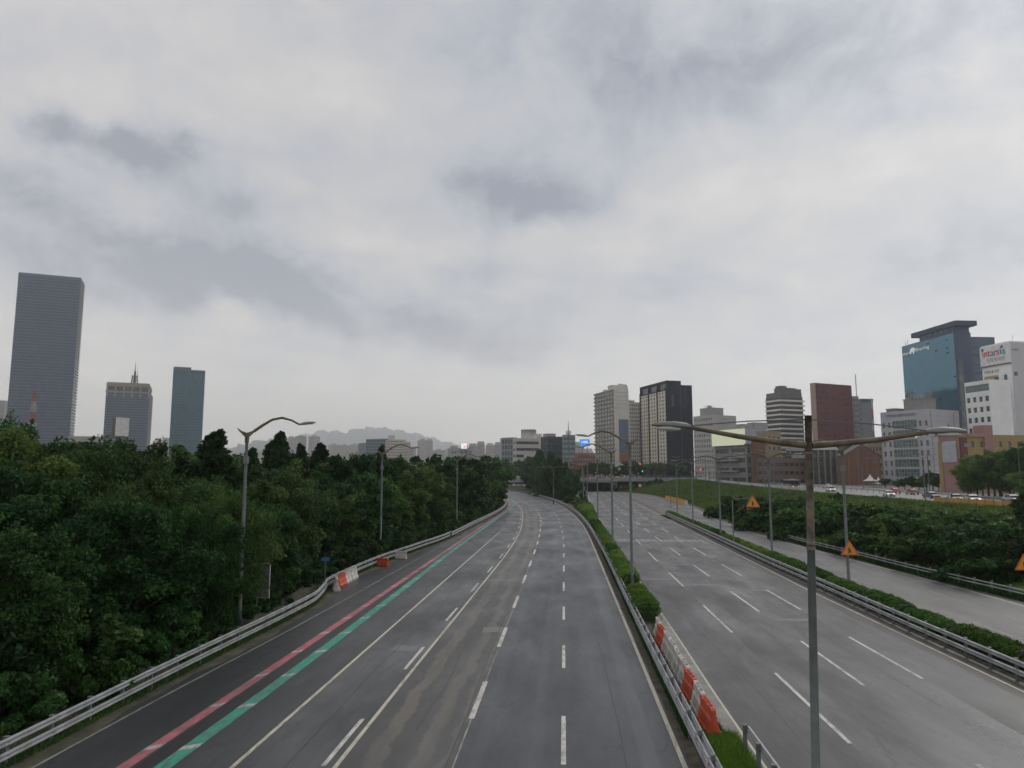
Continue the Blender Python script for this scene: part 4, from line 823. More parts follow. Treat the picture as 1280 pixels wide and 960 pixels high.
class Bld:
    def __init__(s, name, label, cat, uc, ul, ur, vt, Y, th, zb=0, vref=None, group=None, vl=None):
        v = vref or vt; c = at_y(uc, v, Y); top = at_y(uc, vt, Y); s.th = th = R(th)
        s.wR = hit(c.x, Y, math.cos(th), math.sin(th), ur, v) if ur > uc else 14; s.wL = hit(c.x, Y, -math.sin(th), math.cos(th), ul, v) if ul < uc else 14
        s.wR = max(4, min(s.wR, 260)); s.wL = max(4, min(s.wL, 260)); s.H = top.z-zb; s.Y = Y
        s.o = empty(name, (c.x, Y, zb), th, label, cat, group); s.bw = MB()
    def z(s, u, v, y=None):        # height above base at image row v
        return at_y(u, v, y or s.Y).z-s.o.location.z
    def face(s, side, z0, z1, spec, wallmat_i=0):
        W, o, ud = {'F': (s.wR, (0, 0), (1, 0)), 'L': (s.wL, (0, s.wL), (0, -1)), 'R': (s.wL, (s.wR, 0), (0, 1)), 'B': (s.wR, (s.wR, s.wL), (-1, 0))}[side]
        t = spec.get('t', 'plain'); k = len(s.bw.f)
        if t == 'plain':
            s.bw.quad((o[0], o[1], z0), (o[0]+ud[0]*W, o[1]+ud[1]*W, z0), (o[0]+ud[0]*W, o[1]+ud[1]*W, z1), (o[0], o[1], z1))
        elif t == 'grid':
            panes = []; facade(s.bw, panes, o, ud, W, z0, z1, spec['nf'], spec['nb'], spec.get('ww', .5), spec.get('wh', .5), spec.get('mx', 0), spec.get('dep', .25), skip=spec.get('skip'))
            s.windows(panes, spec.get('glass', gl_dark), spec.get('indiv', False))
        elif t == 'fins':
            b = MB(); b.quad((o[0], o[1], z0), (o[0]+ud[0]*W, o[1]+ud[1]*W, z0), (o[0]+ud[0]*W, o[1]+ud[1]*W, z1), (o[0], o[1], z1)); b.obj('glazing', spec['glass'], s.o)
            b = MB(); n = spec['nf']; nx, ny = ud[1], -ud[0]; d = spec.get('d', .6)
            for i in range(n+1):
                zc = z0+(z1-z0)*i/n; cx, cy = o[0]+ud[0]*W/2+nx*d/2, o[1]+ud[1]*W/2+ny*d/2
                b.box((cx, cy, zc), (abs(ud[0])*W/2+abs(nx)*d/2+.002*i % .1, abs(ud[1])*W/2+abs(ny)*d/2, spec.get('h', .5)))
            b.obj('floor_band', spec['fin'], s.o, kind='stuff')
            nb = spec.get('nb', 0)
            if nb:
                b = MB()
                for j in range(nb+1): a = W*j/nb; b.box((o[0]+ud[0]*a+nx*d*.3, o[1]+ud[1]*a+ny*d*.3, (z0+z1)/2), (.12, .12, (z1-z0)/2))
                b.obj('mullion', spec.get('mul', spec['fin']), s.o, kind='stuff')
        for i in range(k, len(s.bw.m)): s.bw.m[i] = wallmat_i
    def windows(s, panes, gm, indiv):
        if indiv:
            for p in panes[:300]:
                b = MB(); b.quad(*p); wo = b.obj('window', gm, s.o)
                q = [Vector(x) for x in p]; c = sum(q, Vector())/4; u = (q[1]-q[0]).normalized(); nn = u.cross(Vector((0, 0, 1)))
                f = MB(); hw = (q[1]-q[0]).length/2; hh = (q[2].z-q[1].z)/2
                for a_, b_, ha, hb in ((-hw+.04, 0, .04, hh), (hw-.04, 0, .04, hh), (0, 0, .03, hh), (0, 0, hw, .03)):
                    cc = c+u*a_+nn*.03; f.quad(*(cc+u*ha*sa+Vector((0, 0, hb*sb)) for sa, sb in ((-1, -1), (1, -1), (1, 1), (-1, 1))))
                f.obj('frame', spec_frame, wo)
        else:
            b = MB()
            for p in panes: b.quad(*p)
            b.obj('window', gm, s.o, kind='stuff')
    def done(s, wm, H=None, parapet=.9, roof=None, x=None):
        H = H or s.H; s.bw.obj('wall', wm, s.o, kind=None)
        b = MB(); b.quad((0, 0, H-.02), (s.wR, 0, H-.02), (s.wR, s.wL, H-.02), (0, s.wL, H-.02))
        if parapet:
            t = .22; p = parapet; W, L = s.wR, s.wL
            b.box((W/2, t/2+.003, H+p/2), (W/2, t/2, p/2)); b.box((W/2, L-t/2, H+p/2), (W/2, t/2, p/2)); b.box((t/2, L/2, H+p/2), (t/2, L/2-t-.01, p/2)); b.box((W-t/2, L/2, H+p/2), (t/2, L/2-t-.01, p/2))
        b.obj('roof', roof or (wm[0] if isinstance(wm, list) else wm), s.o)
    def rbox(s, cx, cy, hx, hy, h, m, name='roof_structure', H=None, z=0):     # cx, cy as fractions
        b = MB(); b.box((s.wR*cx, s.wL*cy, (H or s.H)+z+h/2), (hx, hy, h/2)); b.box((s.wR*cx, s.wL*cy, (H or s.H)+z+h+.15), (hx+.25, hy+.25, .15)); return b.obj(name, m, s.o)
    def clutter(s, n, m, seed, H=None, x0=.1, x1=.9, y0=.1, y1=.6, hmax=2.6):
        r = random.Random(seed); H = H or s.H
        for i in range(n):
            b = MB(); x, y = s.wR*r.uniform(x0, x1), s.wL*r.uniform(y0, y1); h = r.uniform(.8, hmax)
            if r.random() < .5: b.box((x, y, H+h/2), (r.uniform(.5, 1.4), r.uniform(.5, 1.4), h/2)); b.obj('roof_unit', m, s.o)
            else: b.tube([(x, y, H), (x, y, H+h*1.7)], .09, 6); b.tube([(x-.6, y, H+h*1.5), (x+.6, y, H+h*1.5)], .05, 5); b.obj('antenna', steel, s.o)
    def prism(s, name, pts, z0, z1, m):
        b = MB(); n = len(pts); i = 0
        b.v = [(x, y, z0) for x, y in pts]+[(x, y, z1) for x, y in pts]; b.f = [tuple(range(n))[::-1], tuple(range(n, 2*n))]+[(j, (j+1) % n, n+(j+1) % n, n+j) for j in range(n)]; b.m = [0]*(n+2); return b.obj(name, m, s.o)
spec_frame = mat('window_frame', (.30, .31, .31), .5)
def fit_text(body, W, Hh, **k):
    o = text(body, Hh, **k); d = o.data; xs = [v.co.x for v in d.vertices]; w_ = max(xs)-min(xs); o.scale = (W/w_, 1, 1); return o
# --- three towers on the left
t1g = glassmat('tower_glass', (.012, .034, .075), (.034, .078, .145), .18, (5, 5, 4.8), spec=.45); t1f = wallm('tower_fin', (.075, .115, .18)); t1f2 = wallm('tower_fin_pale', (.33, .34, .34))

def tower(label, ul, uc, ur, vt, Y, nf, fin, glass, fin2, th=117, H2=None, d=.6, name='skyscraper', cat='skyscraper', h=.5):
    B = Bld(name, label, cat, uc, ul, ur, vt, Y, th, 0)
    B.face('L', 0, B.H, dict(t='fins', nf=nf, fin=fin, glass=glass, d=d, h=h)); B.face('F', 0, B.H, dict(t='fins', nf=nf, fin=fin2, glass=glass, d=d*2, h=h*1.3))
    B.face('R', 0, B.H, {}); B.face('B', 0, B.H, {}); return B
T = tower('tallest dark glass skyscraper with close horizontal bands, at the far left', 22.5, 101, 106, 350, 1150, 66, t1f, t1g, t1f2, d=.7, h=.62); T.done(t1f, parapet=4)
t2g = glassmat('tower_glass_blue', (.025, .065, .12), (.06, .12, .185), .2, (3, 3, 3.6)); beige = wallm('beige_crown', (.30, .27, .24))
T = tower('blue grey office tower with beige crown and roof mast, second from the left', 132.5, 187, 191, 492, 900, 34, wallm('grey_band', (.13, .165, .21)), t2g, wallm('pinkish_fin', (.30, .27, .27)), d=.35, h=.75); H = T.H; T.done(wallm('grey_band', (.13, .165, .21)), parapet=0)
panes = []; m_ = MB(); z1 = T.z(187, 480)
b = MB(); b.box((T.wR/2, T.wL/2, H+1.0), (T.wR/2+.6, T.wL/2+.6, 1.0)); b.box((T.wR/2, T.wL/2, z1-2.2), (T.wR/2, T.wL/2-1, 2.6)); b.obj('crown', beige, T.o)
b = MB(); b.box((T.wR/2, T.wL/2, (H+z1)/2), (T.wR/2-1, T.wL/2-2, (z1-H)/2-.5)); b.obj('crown_glazing', gl_dark, T.o)
b = MB()
for k in range(6): b.box((-.1, T.wL*(.02+.192*k), (H+z1)/2-3), (.7, 1.0, (z1-H)/2+2.6))
b.obj('pier', beige, T.o, kind='stuff')
b = MB(); cx, cy = T.wR/2, T.wL*.42; zt = T.z(167, 449)
for q in range(4):
    sx_, sy_ = ((-1, -1), (1, -1), (1, 1), (-1, 1))[q]; b.tube([(cx+sx_*4, cy+sy_*4, z1), (cx+sx_*2.6, cy+sy_*2.6, z1+14)], .45, 5)
for k in range(5): b.box((cx, cy, z1+1+k*3), (3.6, 3.6, .35))
b.tube([(cx, cy, z1), (cx, cy, z1+20)], [1.6, 1.1], 8); b.tube([(cx, cy, z1+20), (cx, cy, zt)], [.5, .15], 6); b.tube([(cx, cy-3, z1+8), (cx, cy-3, z1+21)], .25, 5); b.obj('mast', mat('mast_dark', (.10, .09, .09), .7), T.o)
t3g = glassmat('tower_glass_green', (.015, .085, .125), (.035, .135, .18), .18, (3, 3, 4))
T = tower('flat topped blue green glass tower, third from the left', 216.5, 256.5, 258.2, 465, 1000, 40, wallm('green_band', (.03, .105, .15)), t3g, wallm('pinkish_fin', (.30, .27, .27)), d=.2, h=.5)
T.done(t3f := wallm('tower_cap', (.11, .125, .14)), parapet=2); b = MB(); b.box((T.wR/2, T.wL*.72, T.H+2.6), (T.wR/2-.3, T.wL*.275, 2.8)); b.obj('roof_structure', t3f, T.o)
# low buildings, billboard and lattice mast between them
pale = wallm('pale_wall', (.34, .33, .32)); white_w = wallm('white_wall', (.65, .65, .64)); greyw = wallm('grey_wall', (.34, .34, .34)); bluegrey = wallm('blue_grey_wall', (.12, .145, .19))
def simple(label, ul, uc, ur, vt, Y, th, wm, nfF=None, nbF=None, nfL=None, nbL=None, zb=0, glass=gl_dark, ww=.5, wh=.5, group=None, name='building', cat='building', par=.9, roofbox=None, clut=0, specL=None, specF=None):
    B = Bld(name, label, cat, uc, ul, ur, vt, Y, th, zb, group=group)
    nf = nfF or max(2, int(B.H/3)); cut = max(.01, B.H-nf*0)
    B.face('F', 0, B.H, specF or dict(t='grid', nf=nf, nb=nbF or max(1, int(B.wR/3.4)), ww=ww, wh=wh, glass=glass)); B.face('L', 0, B.H, specL or dict(t='grid', nf=nfL or nf, nb=nbL or max(1, int(B.wL/3.4)), ww=ww, wh=wh, glass=glass))
    B.face('R', 0, B.H, {}); B.face('B', 0, B.H, {}); B.done(wm, parapet=par)
    for q in (roofbox or []): B.rbox(*q)
    if clut: B.clutter(clut, greyw, int(uc))
    return B
simple('low white building with a slightly curved roof edge at the foot of the tallest tower', 85, 127, 129, 547, 520, 100, pale, 4, 1, 4, 1, ww=.94, wh=.4)
simple('low grey terrace in front of the low white building, right of the billboard column', 92, 143, 146, 558, 480, 100, wallm('light_grey', (.30, .31, .32)), 3, 1, 3, 1, ww=.96, wh=.4)
simple('pale block cut by the left edge of the view behind the tallest tower', -12, 6, 10, 501, 1500, 100, pale)
simple('blue hoarding fronted shed showing between tree tops at the far left', 22, 44, 48, 563, 330, 95, mat('hoarding_blue', (.06, .10, .22), .7), 2, 3, 2, 3)
p = at_y(146, 560, 290); o = empty('billboard', (p.x, 290, 0), R(14), 'big blank box-shaped billboard on a single column above the left trees', 'billboard')
z0, z1 = at_y(146, 545, 290).z, at_y(146, 522, 290).z; hw = 3.3
b = MB(); b.poly([(-hw*.9, 1.8, z0), (-hw*.1, -2.2, z0), (-hw*.1, -2.2, z1), (-hw*.9, 1.8, z1)]); b.poly([(hw*1.05, 2, z0), (-hw*.9, 1.8, z0), (-hw*.9, 1.8, z1), (hw*1.05, 2, z1)]); b.poly([(-hw*.9, 1.8, z1), (-hw*.1, -2.2, z1), (hw*1.05, 2, z1)]); b.poly([(hw*1.05, 2, z0), (-hw*.1, -2.2, z0), (-hw*.9, 1.8, z0)]); b.obj('casing', mat('billboard_brown', (.11, .085, .085), .7), o)
b = MB(); b.quad((-hw*.1, -2.2, z0), (hw*1.05, 2, z0), (hw*1.05, 2, z1), (-hw*.1, -2.2, z1)); b.obj('face', mat('billboard_white', (.6, .6, .6), .6), o)
b = MB(); b.tube([(0, .5, 0), (0, .5, z0)], .8, 12); b.obj('column', steel_dk, o); b = MB(); b.box((0, .3, z0-.3), (hw*1.1, 2.4, .25)); b.obj('catwalk', steel_dk, o)
p = at_y(38, 560, 520); H = at_y(38, 489, 520).z; o = empty('lattice_mast', (p.x, 520, 0), 0, 'red and white lattice mast in front of the foot of the tallest tower', 'mast')
rw = (mat('mast_red', (.30, .08, .06), .7), mat('mast_white', (.36, .34, .33), .7))
for k in range(9):
    b = MB(); a, c = H*k/9, H*(k+1)/9; ra, rc = 4.2*(1-k/9)+.3, 4.2*(1-(k+1)/9)+.3
    for q in range(4): s1, s2 = ((-1, -1), (1, -1), (1, 1), (-1, 1))[q]; s3, s4 = ((-1, -1), (1, -1), (1, 1), (-1, 1))[(q+1) % 4]; b.tube([(s1*ra, s2*ra, a), (s1*rc, s2*rc, c)], .28, 5); b.tube([(s1*ra, s2*ra, a), (s3*rc, s4*rc, c)], .16, 4); b.tube([(s3*ra, s4*ra, a), (s1*rc, s2*rc, c)], .16, 4)
    b.box((0, 0, c), (rc, rc, .15)); b.obj('mast_section', rw[k % 2], o)
# --- far skyline between the towers and the bend
ap1 = wallm('apartment_cream', (.50, .46, .42)); ap2 = wallm('apartment_grey', (.38, .38, .38)); ap3 = wallm('apartment_pinkish', (.46, .41, .39))
far = [ (191, 196, 203, 550, 2200, ap1), (202, 207, 213, 548, 2300, ap2), (268, 273, 280, 562, 2000, ap2), (322, 330, 338, 563, 2400, ap1), (340, 346, 352, 560, 2400, ap2), (360, 363, 369, 547, 2100, ap1), (369, 373, 383, 545.5, 2000, ap2), (386, 389, 400, 546, 2000, ap3),
 (410, 414, 425, 556, 2200, ap1), (424, 427, 438, 557, 2300, ap3), (437, 441, 450, 556, 2200, ap1), (449, 453, 459, 559, 2400, ap2),
 (522, 526, 534, 550.5, 1900, ap1), (533, 535, 541, 551, 1950, ap3), (541, 548, 556, 563, 2200, ap2), (556, 560, 566, 562, 2300, ap1),
 (586, 590, 596, 558, 1300, ap2), (596, 600, 606, 555, 1400, ap2), (607, 612, 618, 557, 1500, ap3), (618, 622, 628, 556, 1400, ap2), (560, 566, 575, 561, 1250, greyw), (626, 630, 634, 552, 1200, ap2), (668, 672, 678, 545.5, 1400, ap1), (715, 722, 730, 556, 1300, ap2), (728, 733, 742, 565, 1100, ap1),
 (296, 304, 312, 566, 2500, ap2), (286, 290, 296, 568, 2500, ap1), (505, 510, 520, 560, 2300, ap2), (300, 318, 330, 569, 3000, ap2), (335, 350, 362, 567, 3000, ap3), (400, 404, 412, 562, 2600, ap2)]
places = ['right of the second tower', 'left of the third tower', 'right of the third tower', 'by the nearest left lamp post', 'behind the pointed trees', 'behind the two tallest pointed trees', 'tall one behind the pointed trees', 'tall one left of the leaning pointed tree']
for i, (ul, uc, ur, vt, Y, m) in enumerate(far):
    B = simple('pale hazy apartment block on the far skyline, '+['left part of the view', 'below the hills', 'toward the bend of the road'][0 if uc < 290 else 1 if uc < 560 else 2], ul, uc, ur, vt, Y, 35, m, group='far skyline apartment blocks', name='apartment_block', cat='apartment block', glass=gl_mid, ww=.6, par=1.5, clut=0, nbF=5, nbL=5)
    B.rbox(.5, .5, 5, 4, 5, m)
simple('dark blue far block left of the pale apartments', 449, 463, 464, 553, 1700, 20, bluegrey, nbL=8)
simple('dark blue office block seen between pointed trees', 448, 456, 462, 554, 1650, 40, bluegrey)
simple('wide blue grey slab block below the hills with a pale taller part beside it', 457.5, 484, 492, 549, 1100, 70, wallm('slab_blue_grey', (.15, .185, .225)), 14, 6, 14, 16, ww=.8, clut=5)
simple('pale cream apartment tower with a roof block behind the second left lamp head', 482, 486, 504, 550, 1060, 25, ap1, 15, 8, 15, 4, ww=.55, roofbox=[(.3, .5, 4, 4, 7, ap1)], clut=3)
simple('second pale apartment slab right of the cream tower', 500, 503, 513, 553, 1080, 25, ap1, 14, 5, 14, 3, roofbox=[(.3, .5, 3, 3, 4, ap1)])
simple('third narrow apartment slab at the end of the pale group', 510, 512, 517, 559, 1120, 25, ap3, 12, 3, 12, 3)
B = simple('grey office block carrying a bright white and pink advertising screen', 564, 575, 590, 561, 700, 30, greyw, 6, 6, 6, 5)
p = at_y(580, 560, 690); o = empty('advertising_screen', (p.x, 690, 0), R(8), 'bright white and pink advertising screen on a rooftop before the far hills', 'screen')
scr = D.materials.new('screen_glow'); scr.use_nodes = True; t_ = scr.node_tree; P_ = t_.nodes['Principled BSDF']; c_ = N(t_, 'ShaderNodeTexCoord'); nz = N(t_, 'ShaderNodeTexNoise', inp={'Scale': .35, 'Detail': 2}); LK(t_, c_.outputs['Object'], nz.inputs['Vector'])
LK(t_, mixc(t_, ramp(t_, nz.outputs['Fac'], [(.45, 0.), (.6, 1.)]), (.9, .9, .92), (.85, .45, .48)), P_.inputs['Emission Color']); P_.inputs['Emission Strength'].default_value = .95; P_.inputs['Base Color'].default_value = (.1, .1, .1, 1)
za, zb_ = at_y(580, 561, 690).z, at_y(580, 553.5, 690).z; b = MB(); b.quad((-2.9, -.5, za), (2.9, -.5, za), (2.9, -.5, zb_), (-2.9, -.5, zb_)); b.obj('display', scr, o); b = MB(); b.box((0, .2, (za+zb_)/2), (3.2, .6, (zb_-za)/2+.3)); b.obj('casing', steel_dk, o)
b = MB(); b.tube([(-2, .3, 0), (-2, .3, za)], .4, 6); b.tube([(2, .3, 0), (2, .3, za)], .4, 6); b.obj('support', steel_dk, o)
teal_g = glassmat('teal_glass', (.05, .09, .10), (.13, .18, .19), .18, (2, 2, 3.4))
simple('small office block with a pale curtain wall left of the stepped white office', 627, 641, 647, 548, 620, 55, wallm('cool_grey', (.22, .24, .25)), 8, 2, 8, 4, glass=teal_g, ww=.8, wh=.7)
B = simple('stepped white office building with ribbon windows and a round drum on its roof', 641, 645, 674, 549, 600, 18, wallm('warm_white', (.50, .48, .45)), 7, 1, 7, 1, ww=.97, wh=.42)
b = MB(); b.tube([(B.wR*.63, B.wL*.6, B.H), (B.wR*.63, B.wL*.6, B.H+8.2)], 6.3, 24); b.obj('roof_drum', wallm('warm_white_drum', (.50, .48, .47)), B.o, True)
B = simple('low pale annex in front of the stepped white office', 655, 656, 678, 568, 560, 15, wallm('warm_white', (.50, .48, .45)), 3, 1, 3, 1, ww=.96, wh=.4)
simple('dark green glass office block with a small roof house', 676, 685, 703, 547, 560, 25, wallm('dark_green_wall', (.055, .07, .08)), 8, 8, 8, 5, glass=glassmat('dark_green_glass', (.03, .05, .06), (.06, .085, .10), .2, (2, 2, 3.4)), ww=.85, wh=.7, roofbox=[(.35, .5, 3.5, 4, 3, greyw)])
simple('pale teal office slab right of the dark green glass block', 703, 705, 719, 545, 545, 20, wallm('pale_teal', (.22, .27, .28)), 10, 5, 10, 3, glass=teal_g, ww=.85, wh=.5)
p = at_y(711, 592, 330); H = at_y(711, 536, 330).z; o = empty('antenna_mast', (p.x, 330, 0), 0, 'slim grey antenna mast with a crown of aerials beside the dark conifers', 'mast')
b = MB(); b.tube([(0, 0, 0), (0, 0, H-3), (0, 0, H+3.5)], [.42, .28, .06], 10); b.obj('pole', pole_m, o, True)
b = MB()
for k in range(6): a = k*math.pi/3; b.tube([(math.cos(a)*1.0, math.sin(a)*1.0, H-3.4), (math.cos(a)*1.0, math.sin(a)*1.0, H-.8)], .14, 6); b.tube([(0, 0, H-2), (math.cos(a)*1.0, math.sin(a)*1.0, H-2)], .06, 4)
b.obj('aerial', steel_dk, o, kind='stuff')
# --- right of the underpass
brick_o = wallm('orange_brick', (.26, .145, .10)); brick_r = wallm('red_brick', (.155, .078, .056))
B = simple('low orange brick apartment house with a sloping roof above the underpass', 717, 722, 744, 568, 470, 25, brick_o, 5, 7, 5, 3, zb=6.4, ww=.55)
B = simple('small red brown house left of the orange brick one', 705, 709, 719, 578, 460, 25, brick_r, 3, 4, 3, 2, zb=6.4)
apt = wallm('apartment_beige', (.62, .60, .55)); apt2 = wallm('apartment_end_wall', (.62, .60, .56))
B = Bld('apartment_building', 'tall beige apartment building with a blue and orange mural on its end wall', 'apartment building', 767.5, 743, 785.5, 488, 560, 21, 6.4)
B.face('L', 0, B.H, dict(t='grid', nf=21, nb=7, ww=.5, wh=.5, dep=.4, glass=gl_mid)); B.face('F', 0, B.H, {}, 1); B.face('R', 0, B.H, {}); B.face('B', 0, B.H, {}); B.done([apt, apt2], parapet=1.2, roof=apt)
b = MB()
for k in range(22): b.box((-.5, B.wL/2, B.H*k/21+.35), (.5, B.wL/2-.2, .45))
b.obj('balcony', wallm('balcony_grey', (.25, .245, .235)), B.o, kind='stuff')
b = MB()
for k in range(5): b.box((B.wR*.5, -.08, B.H*(.80+.045*k)), (B.wR*.45, .1, .12))
b.obj('ledge', greyw, B.o, kind='stuff')
zA, zB, zC = B.z(776, 578), B.z(776, 567), B.z(776, 524)
b = MB(); b.box((B.wR*.62, -.12, (zA+zB)/2), (B.wR*.33, .08, (zB-zA)/2)); b.obj('mural_orange', mat('mural_orange', (.30, .13, .07), .8), B.o); b = MB(); b.box((B.wR*.62, -.12, (zB+zC)/2+.05), (B.wR*.33, .08, (zC-zB)/2)); b.obj('mural_blue', mat('mural_blue', (.13, .17, .24), .8), B.o)
B.rbox(.5, .25, 5, 4, 4.5, apt); B.rbox(.6, .7, 3.5, 3, 3, apt); b = MB(); b.poly([(0, .3, B.H+1.2), (B.wR, .3, B.H+1.2), (B.wR*.92, .3, B.H+4.8), (B.wR*.35, .3, B.H+5.4)]); b.poly([(B.wR*.35, .7, B.H+5.4), (B.wR*.92, .7, B.H+4.8), (B.wR, .7, B.H+1.2), (0, .7, B.H+1.2)]); b.quad((0, .3, B.H+1.2), (B.wR*.35, .3, B.H+5.4), (B.wR*.35, .7, B.H+5.4), (0, .7, B.H+1.2)); b.quad((B.wR*.35, .3, B.H+5.4), (B.wR*.92, .3, B.H+4.8), (B.wR*.92, .7, B.H+4.8), (B.wR*.35, .7, B.H+5.4)); b.obj('roof_gable', apt2, B.o); B.clutter(7, greyw, 3)
simple('narrow apartment wing between the mural building and the dark hotel tower', 780, 787, 799.5, 504, 590, 21, apt, 19, 5, 19, 2, zb=6.4, glass=gl_mid, clut=3, roofbox=[(.3, .5, 2.5, 3, 2.2, greyw)])
navy = mat('navy_cladding', (.011, .017, .034), .7, spec=.12, var=.03, scale=.1); grid_w = wallm('beige_grid', (.72, .67, .57))
B = Bld('hotel_tower', 'tall tower with a beige window grid on its left and a plain navy end wall', 'tower', 833, 799.5, 851, 476.5, 540, 19, 5)
zb1, zt1 = B.z(833, 579), B.z(833, 488)
B.face('L', 0, zb1, {}, 1); B.face('L', zt1, B.H, dict(t='grid', nf=1, nb=3, ww=.9, wh=.72, dep=1.2, glass=gl_dark), 1); B.face('L', zb1, zt1, dict(t='grid', nf=19, nb=10, ww=.52, wh=.58, dep=.5, glass=gl_dark))
B.face('F', 0, B.H, {}, 1); B.face('R', 0, B.H, {}, 1); B.face('B', 0, B.H, {}, 1); B.done([grid_w, navy], parapet=.6, roof=navy)
b = MB()
for f_ in (.01, .335, .655, .985): b.box((-.25, B.wL*f_, (zb1+zt1)/2+1.0), (.3, .55, (zt1-zb1)/2+1.2))
b.obj('pilaster', navy, B.o, kind='stuff')
b = MB(); x0 = B.wR; xw = (866-851)/924*545
b.box((x0+xw/2, 6+.05, B.H/2-1.2), (xw/2, 6, B.H/2-1.2)); b.obj('side_wing', navy, B.o)
b = MB(); b.box((x0*.96, -.05, B.H*.55), (.12, .06, B.H*.4)); b.obj('window_strip', gl_mid, B.o)
tt = fit_text('HOTEL', 9, 2.6, parent=B.o, loc=(x0*.38, -.15, B.H*.80), rot=(R(90), R(90), 0), m=mat('letter_pale', (.20, .23, .29), .6))
B = Bld('office_building', 'long grey concrete office building with small square windows and a cluttered roof house', 'office building', 890.5, 866.5, 920, 520, 470, 33, 5)
B.face('L', 0, B.H, dict(t='grid', nf=12, nb=8, ww=.42, wh=.48, dep=.5)); B.face('F', 0, B.H, dict(t='grid', nf=12, nb=5, ww=.28, wh=.45, dep=.4, mx=B.wR*.35, skip=lambda i, j: j == 4 and i % 2)); B.face('R', 0, B.H, {}); B.face('B', 0, B.H, {}); B.done(wallm('office_concrete', (.42, .42, .40)), parapet=.8)
B.rbox(.3, .4, 5.2, 5, B.z(900, 509.5)-B.H, greyw); B.clutter(9, greyw, 8, H=B.z(900, 509.5), x0=.1, x1=.5, y0=.2, y1=.6, hmax=1.8)
stripe = wallm('stripe_white', (.72, .70, .66)); stripe_d = wallm('stripe_grey', (.15, .15, .145))
B = Bld('apartment_building', 'apartment building ringed by white horizontal balcony bands, stepped grey top', 'apartment building', 975, 957, 1003, 495.5, 500, 26, 4.2)
for sd, nb in (('L', 6), ('F', 9)): B.face(sd, 0, B.H, dict(t='grid', nf=18, nb=nb, ww=.74, wh=.5, dep=.9, glass=gl_mid))
B.face('R', 0, B.H, {}); B.face('B', 0, B.H, {}); B.done(stripe_d, parapet=.3)
b = MB()
for k in range(18):
    z = B.H*(k+.02)/18+.45; b.box((B.wR/2, -.45, z), (B.wR/2+.9, .45, .55)); b.box((-.45, B.wL/2+.003, z+.003), (.45, B.wL/2, .55))
b.obj('balcony_band', stripe, B.o, kind='stuff')
zt = B.z(975, 490); b = MB(); b.box((B.wR*.5, B.wL*.5, (B.H+zt)/2), (B.wR*.5-.3, B.wL*.5-.3, (zt-B.H)/2)); b.obj('top_storey', stripe_d, B.o); B.rbox(.42, .3, 5.5, 4, 2.8, stripe_d, H=zt); B.rbox(.25, .3, 2.5, 2.5, 4.2, stripe_d, H=zt); B.rbox(.8, .3, 4, 3, 2.4, stripe_d, H=zt)
simple('low stepped rooftop block between the concrete office and the banded apartments', 922, 930, 958, 535, 440, 25, greyw, 4, 8, 4, 3, zb=4.6, ww=.4, clut=6, roofbox=[(.75, .5, 5, 3, 3.2, greyw), (.15, .5, 4, 3, 2, greyw)])
mar = wallm('maroon_cladding', (.135, .045, .052)); marb = wallm('maroon_edge', (.36, .27, .22))
B = Bld('apartment_building', 'dark red apartment building whose front steps down with scattered dark windows', 'apartment building', 1019, 1014, 1064, 479.5, 450, 30, 4.3)
rr_ = random.Random(5); sk = {(i, j) for i in range(18) for j in range(12) if not (j < 4 and rr_.random() < .75 or j == 9 and rr_.random() < .8 or rr_.random() < .05)}
B.face('F', 0, B.H, dict(t='grid', nf=18, nb=12, ww=.42, wh=.5, dep=.3, skip=lambda i, j: (i, j) in sk)); B.face('L', 0, B.H, {}, 1); B.face('R', 0, B.H, {}); B.face('B', 0, B.H, {}); B.done([mar, marb], parapet=.5, roof=mar)
B = simple('pale apartment slab right behind the dark red building', 1060, 1067, 1072, 497, 470, 25, wallm('apartment_bluegrey', (.27, .275, .29)), 16, 3, 16, 4, zb=4.3, glass=gl_mid, clut=2)
B = Bld('office_building', 'narrow grey slab with a column of small windows, right of the dark red building', 'office building', 1075, 1072, 1091, 502, 480, 12, 4.3)
B.face('F', 0, B.H, dict(t='grid', nf=16, nb=8, ww=.4, wh=.4, dep=.3, skip=lambda i, j: j != 0)); B.face('L', 0, B.H, dict(t='grid', nf=16, nb=2, ww=.4, wh=.4)); B.face('R', 0, B.H, {}); B.face('B', 0, B.H, {}); B.done(wallm('slab_grey', (.26, .27, .30)), parapet=.8); B.rbox(.5, .5, 4, 3, 1.4, stripe_d)
for u, v0, Y, l, w_ in ((1074.5, 468, 520, 'tall slim crane mast behind the grey slab right of the dark red building', .32), (1093, 498, 400, 'shorter red and white mast left of the low grey office', .3)):
    p = at_y(u, 560, Y); H = at_y(u, v0, Y).z; o = empty('crane_mast', (p.x, Y, 4), 0, l, 'mast')
    for k in range(8): b = MB(); b.tube([(0, 0, (H-4)*k/8), (0, 0, (H-4)*(k+1)/8)], w_, 6); b.obj('mast_section', rw[1] if (k % 2 or w_ > .31) else rw[0], o)
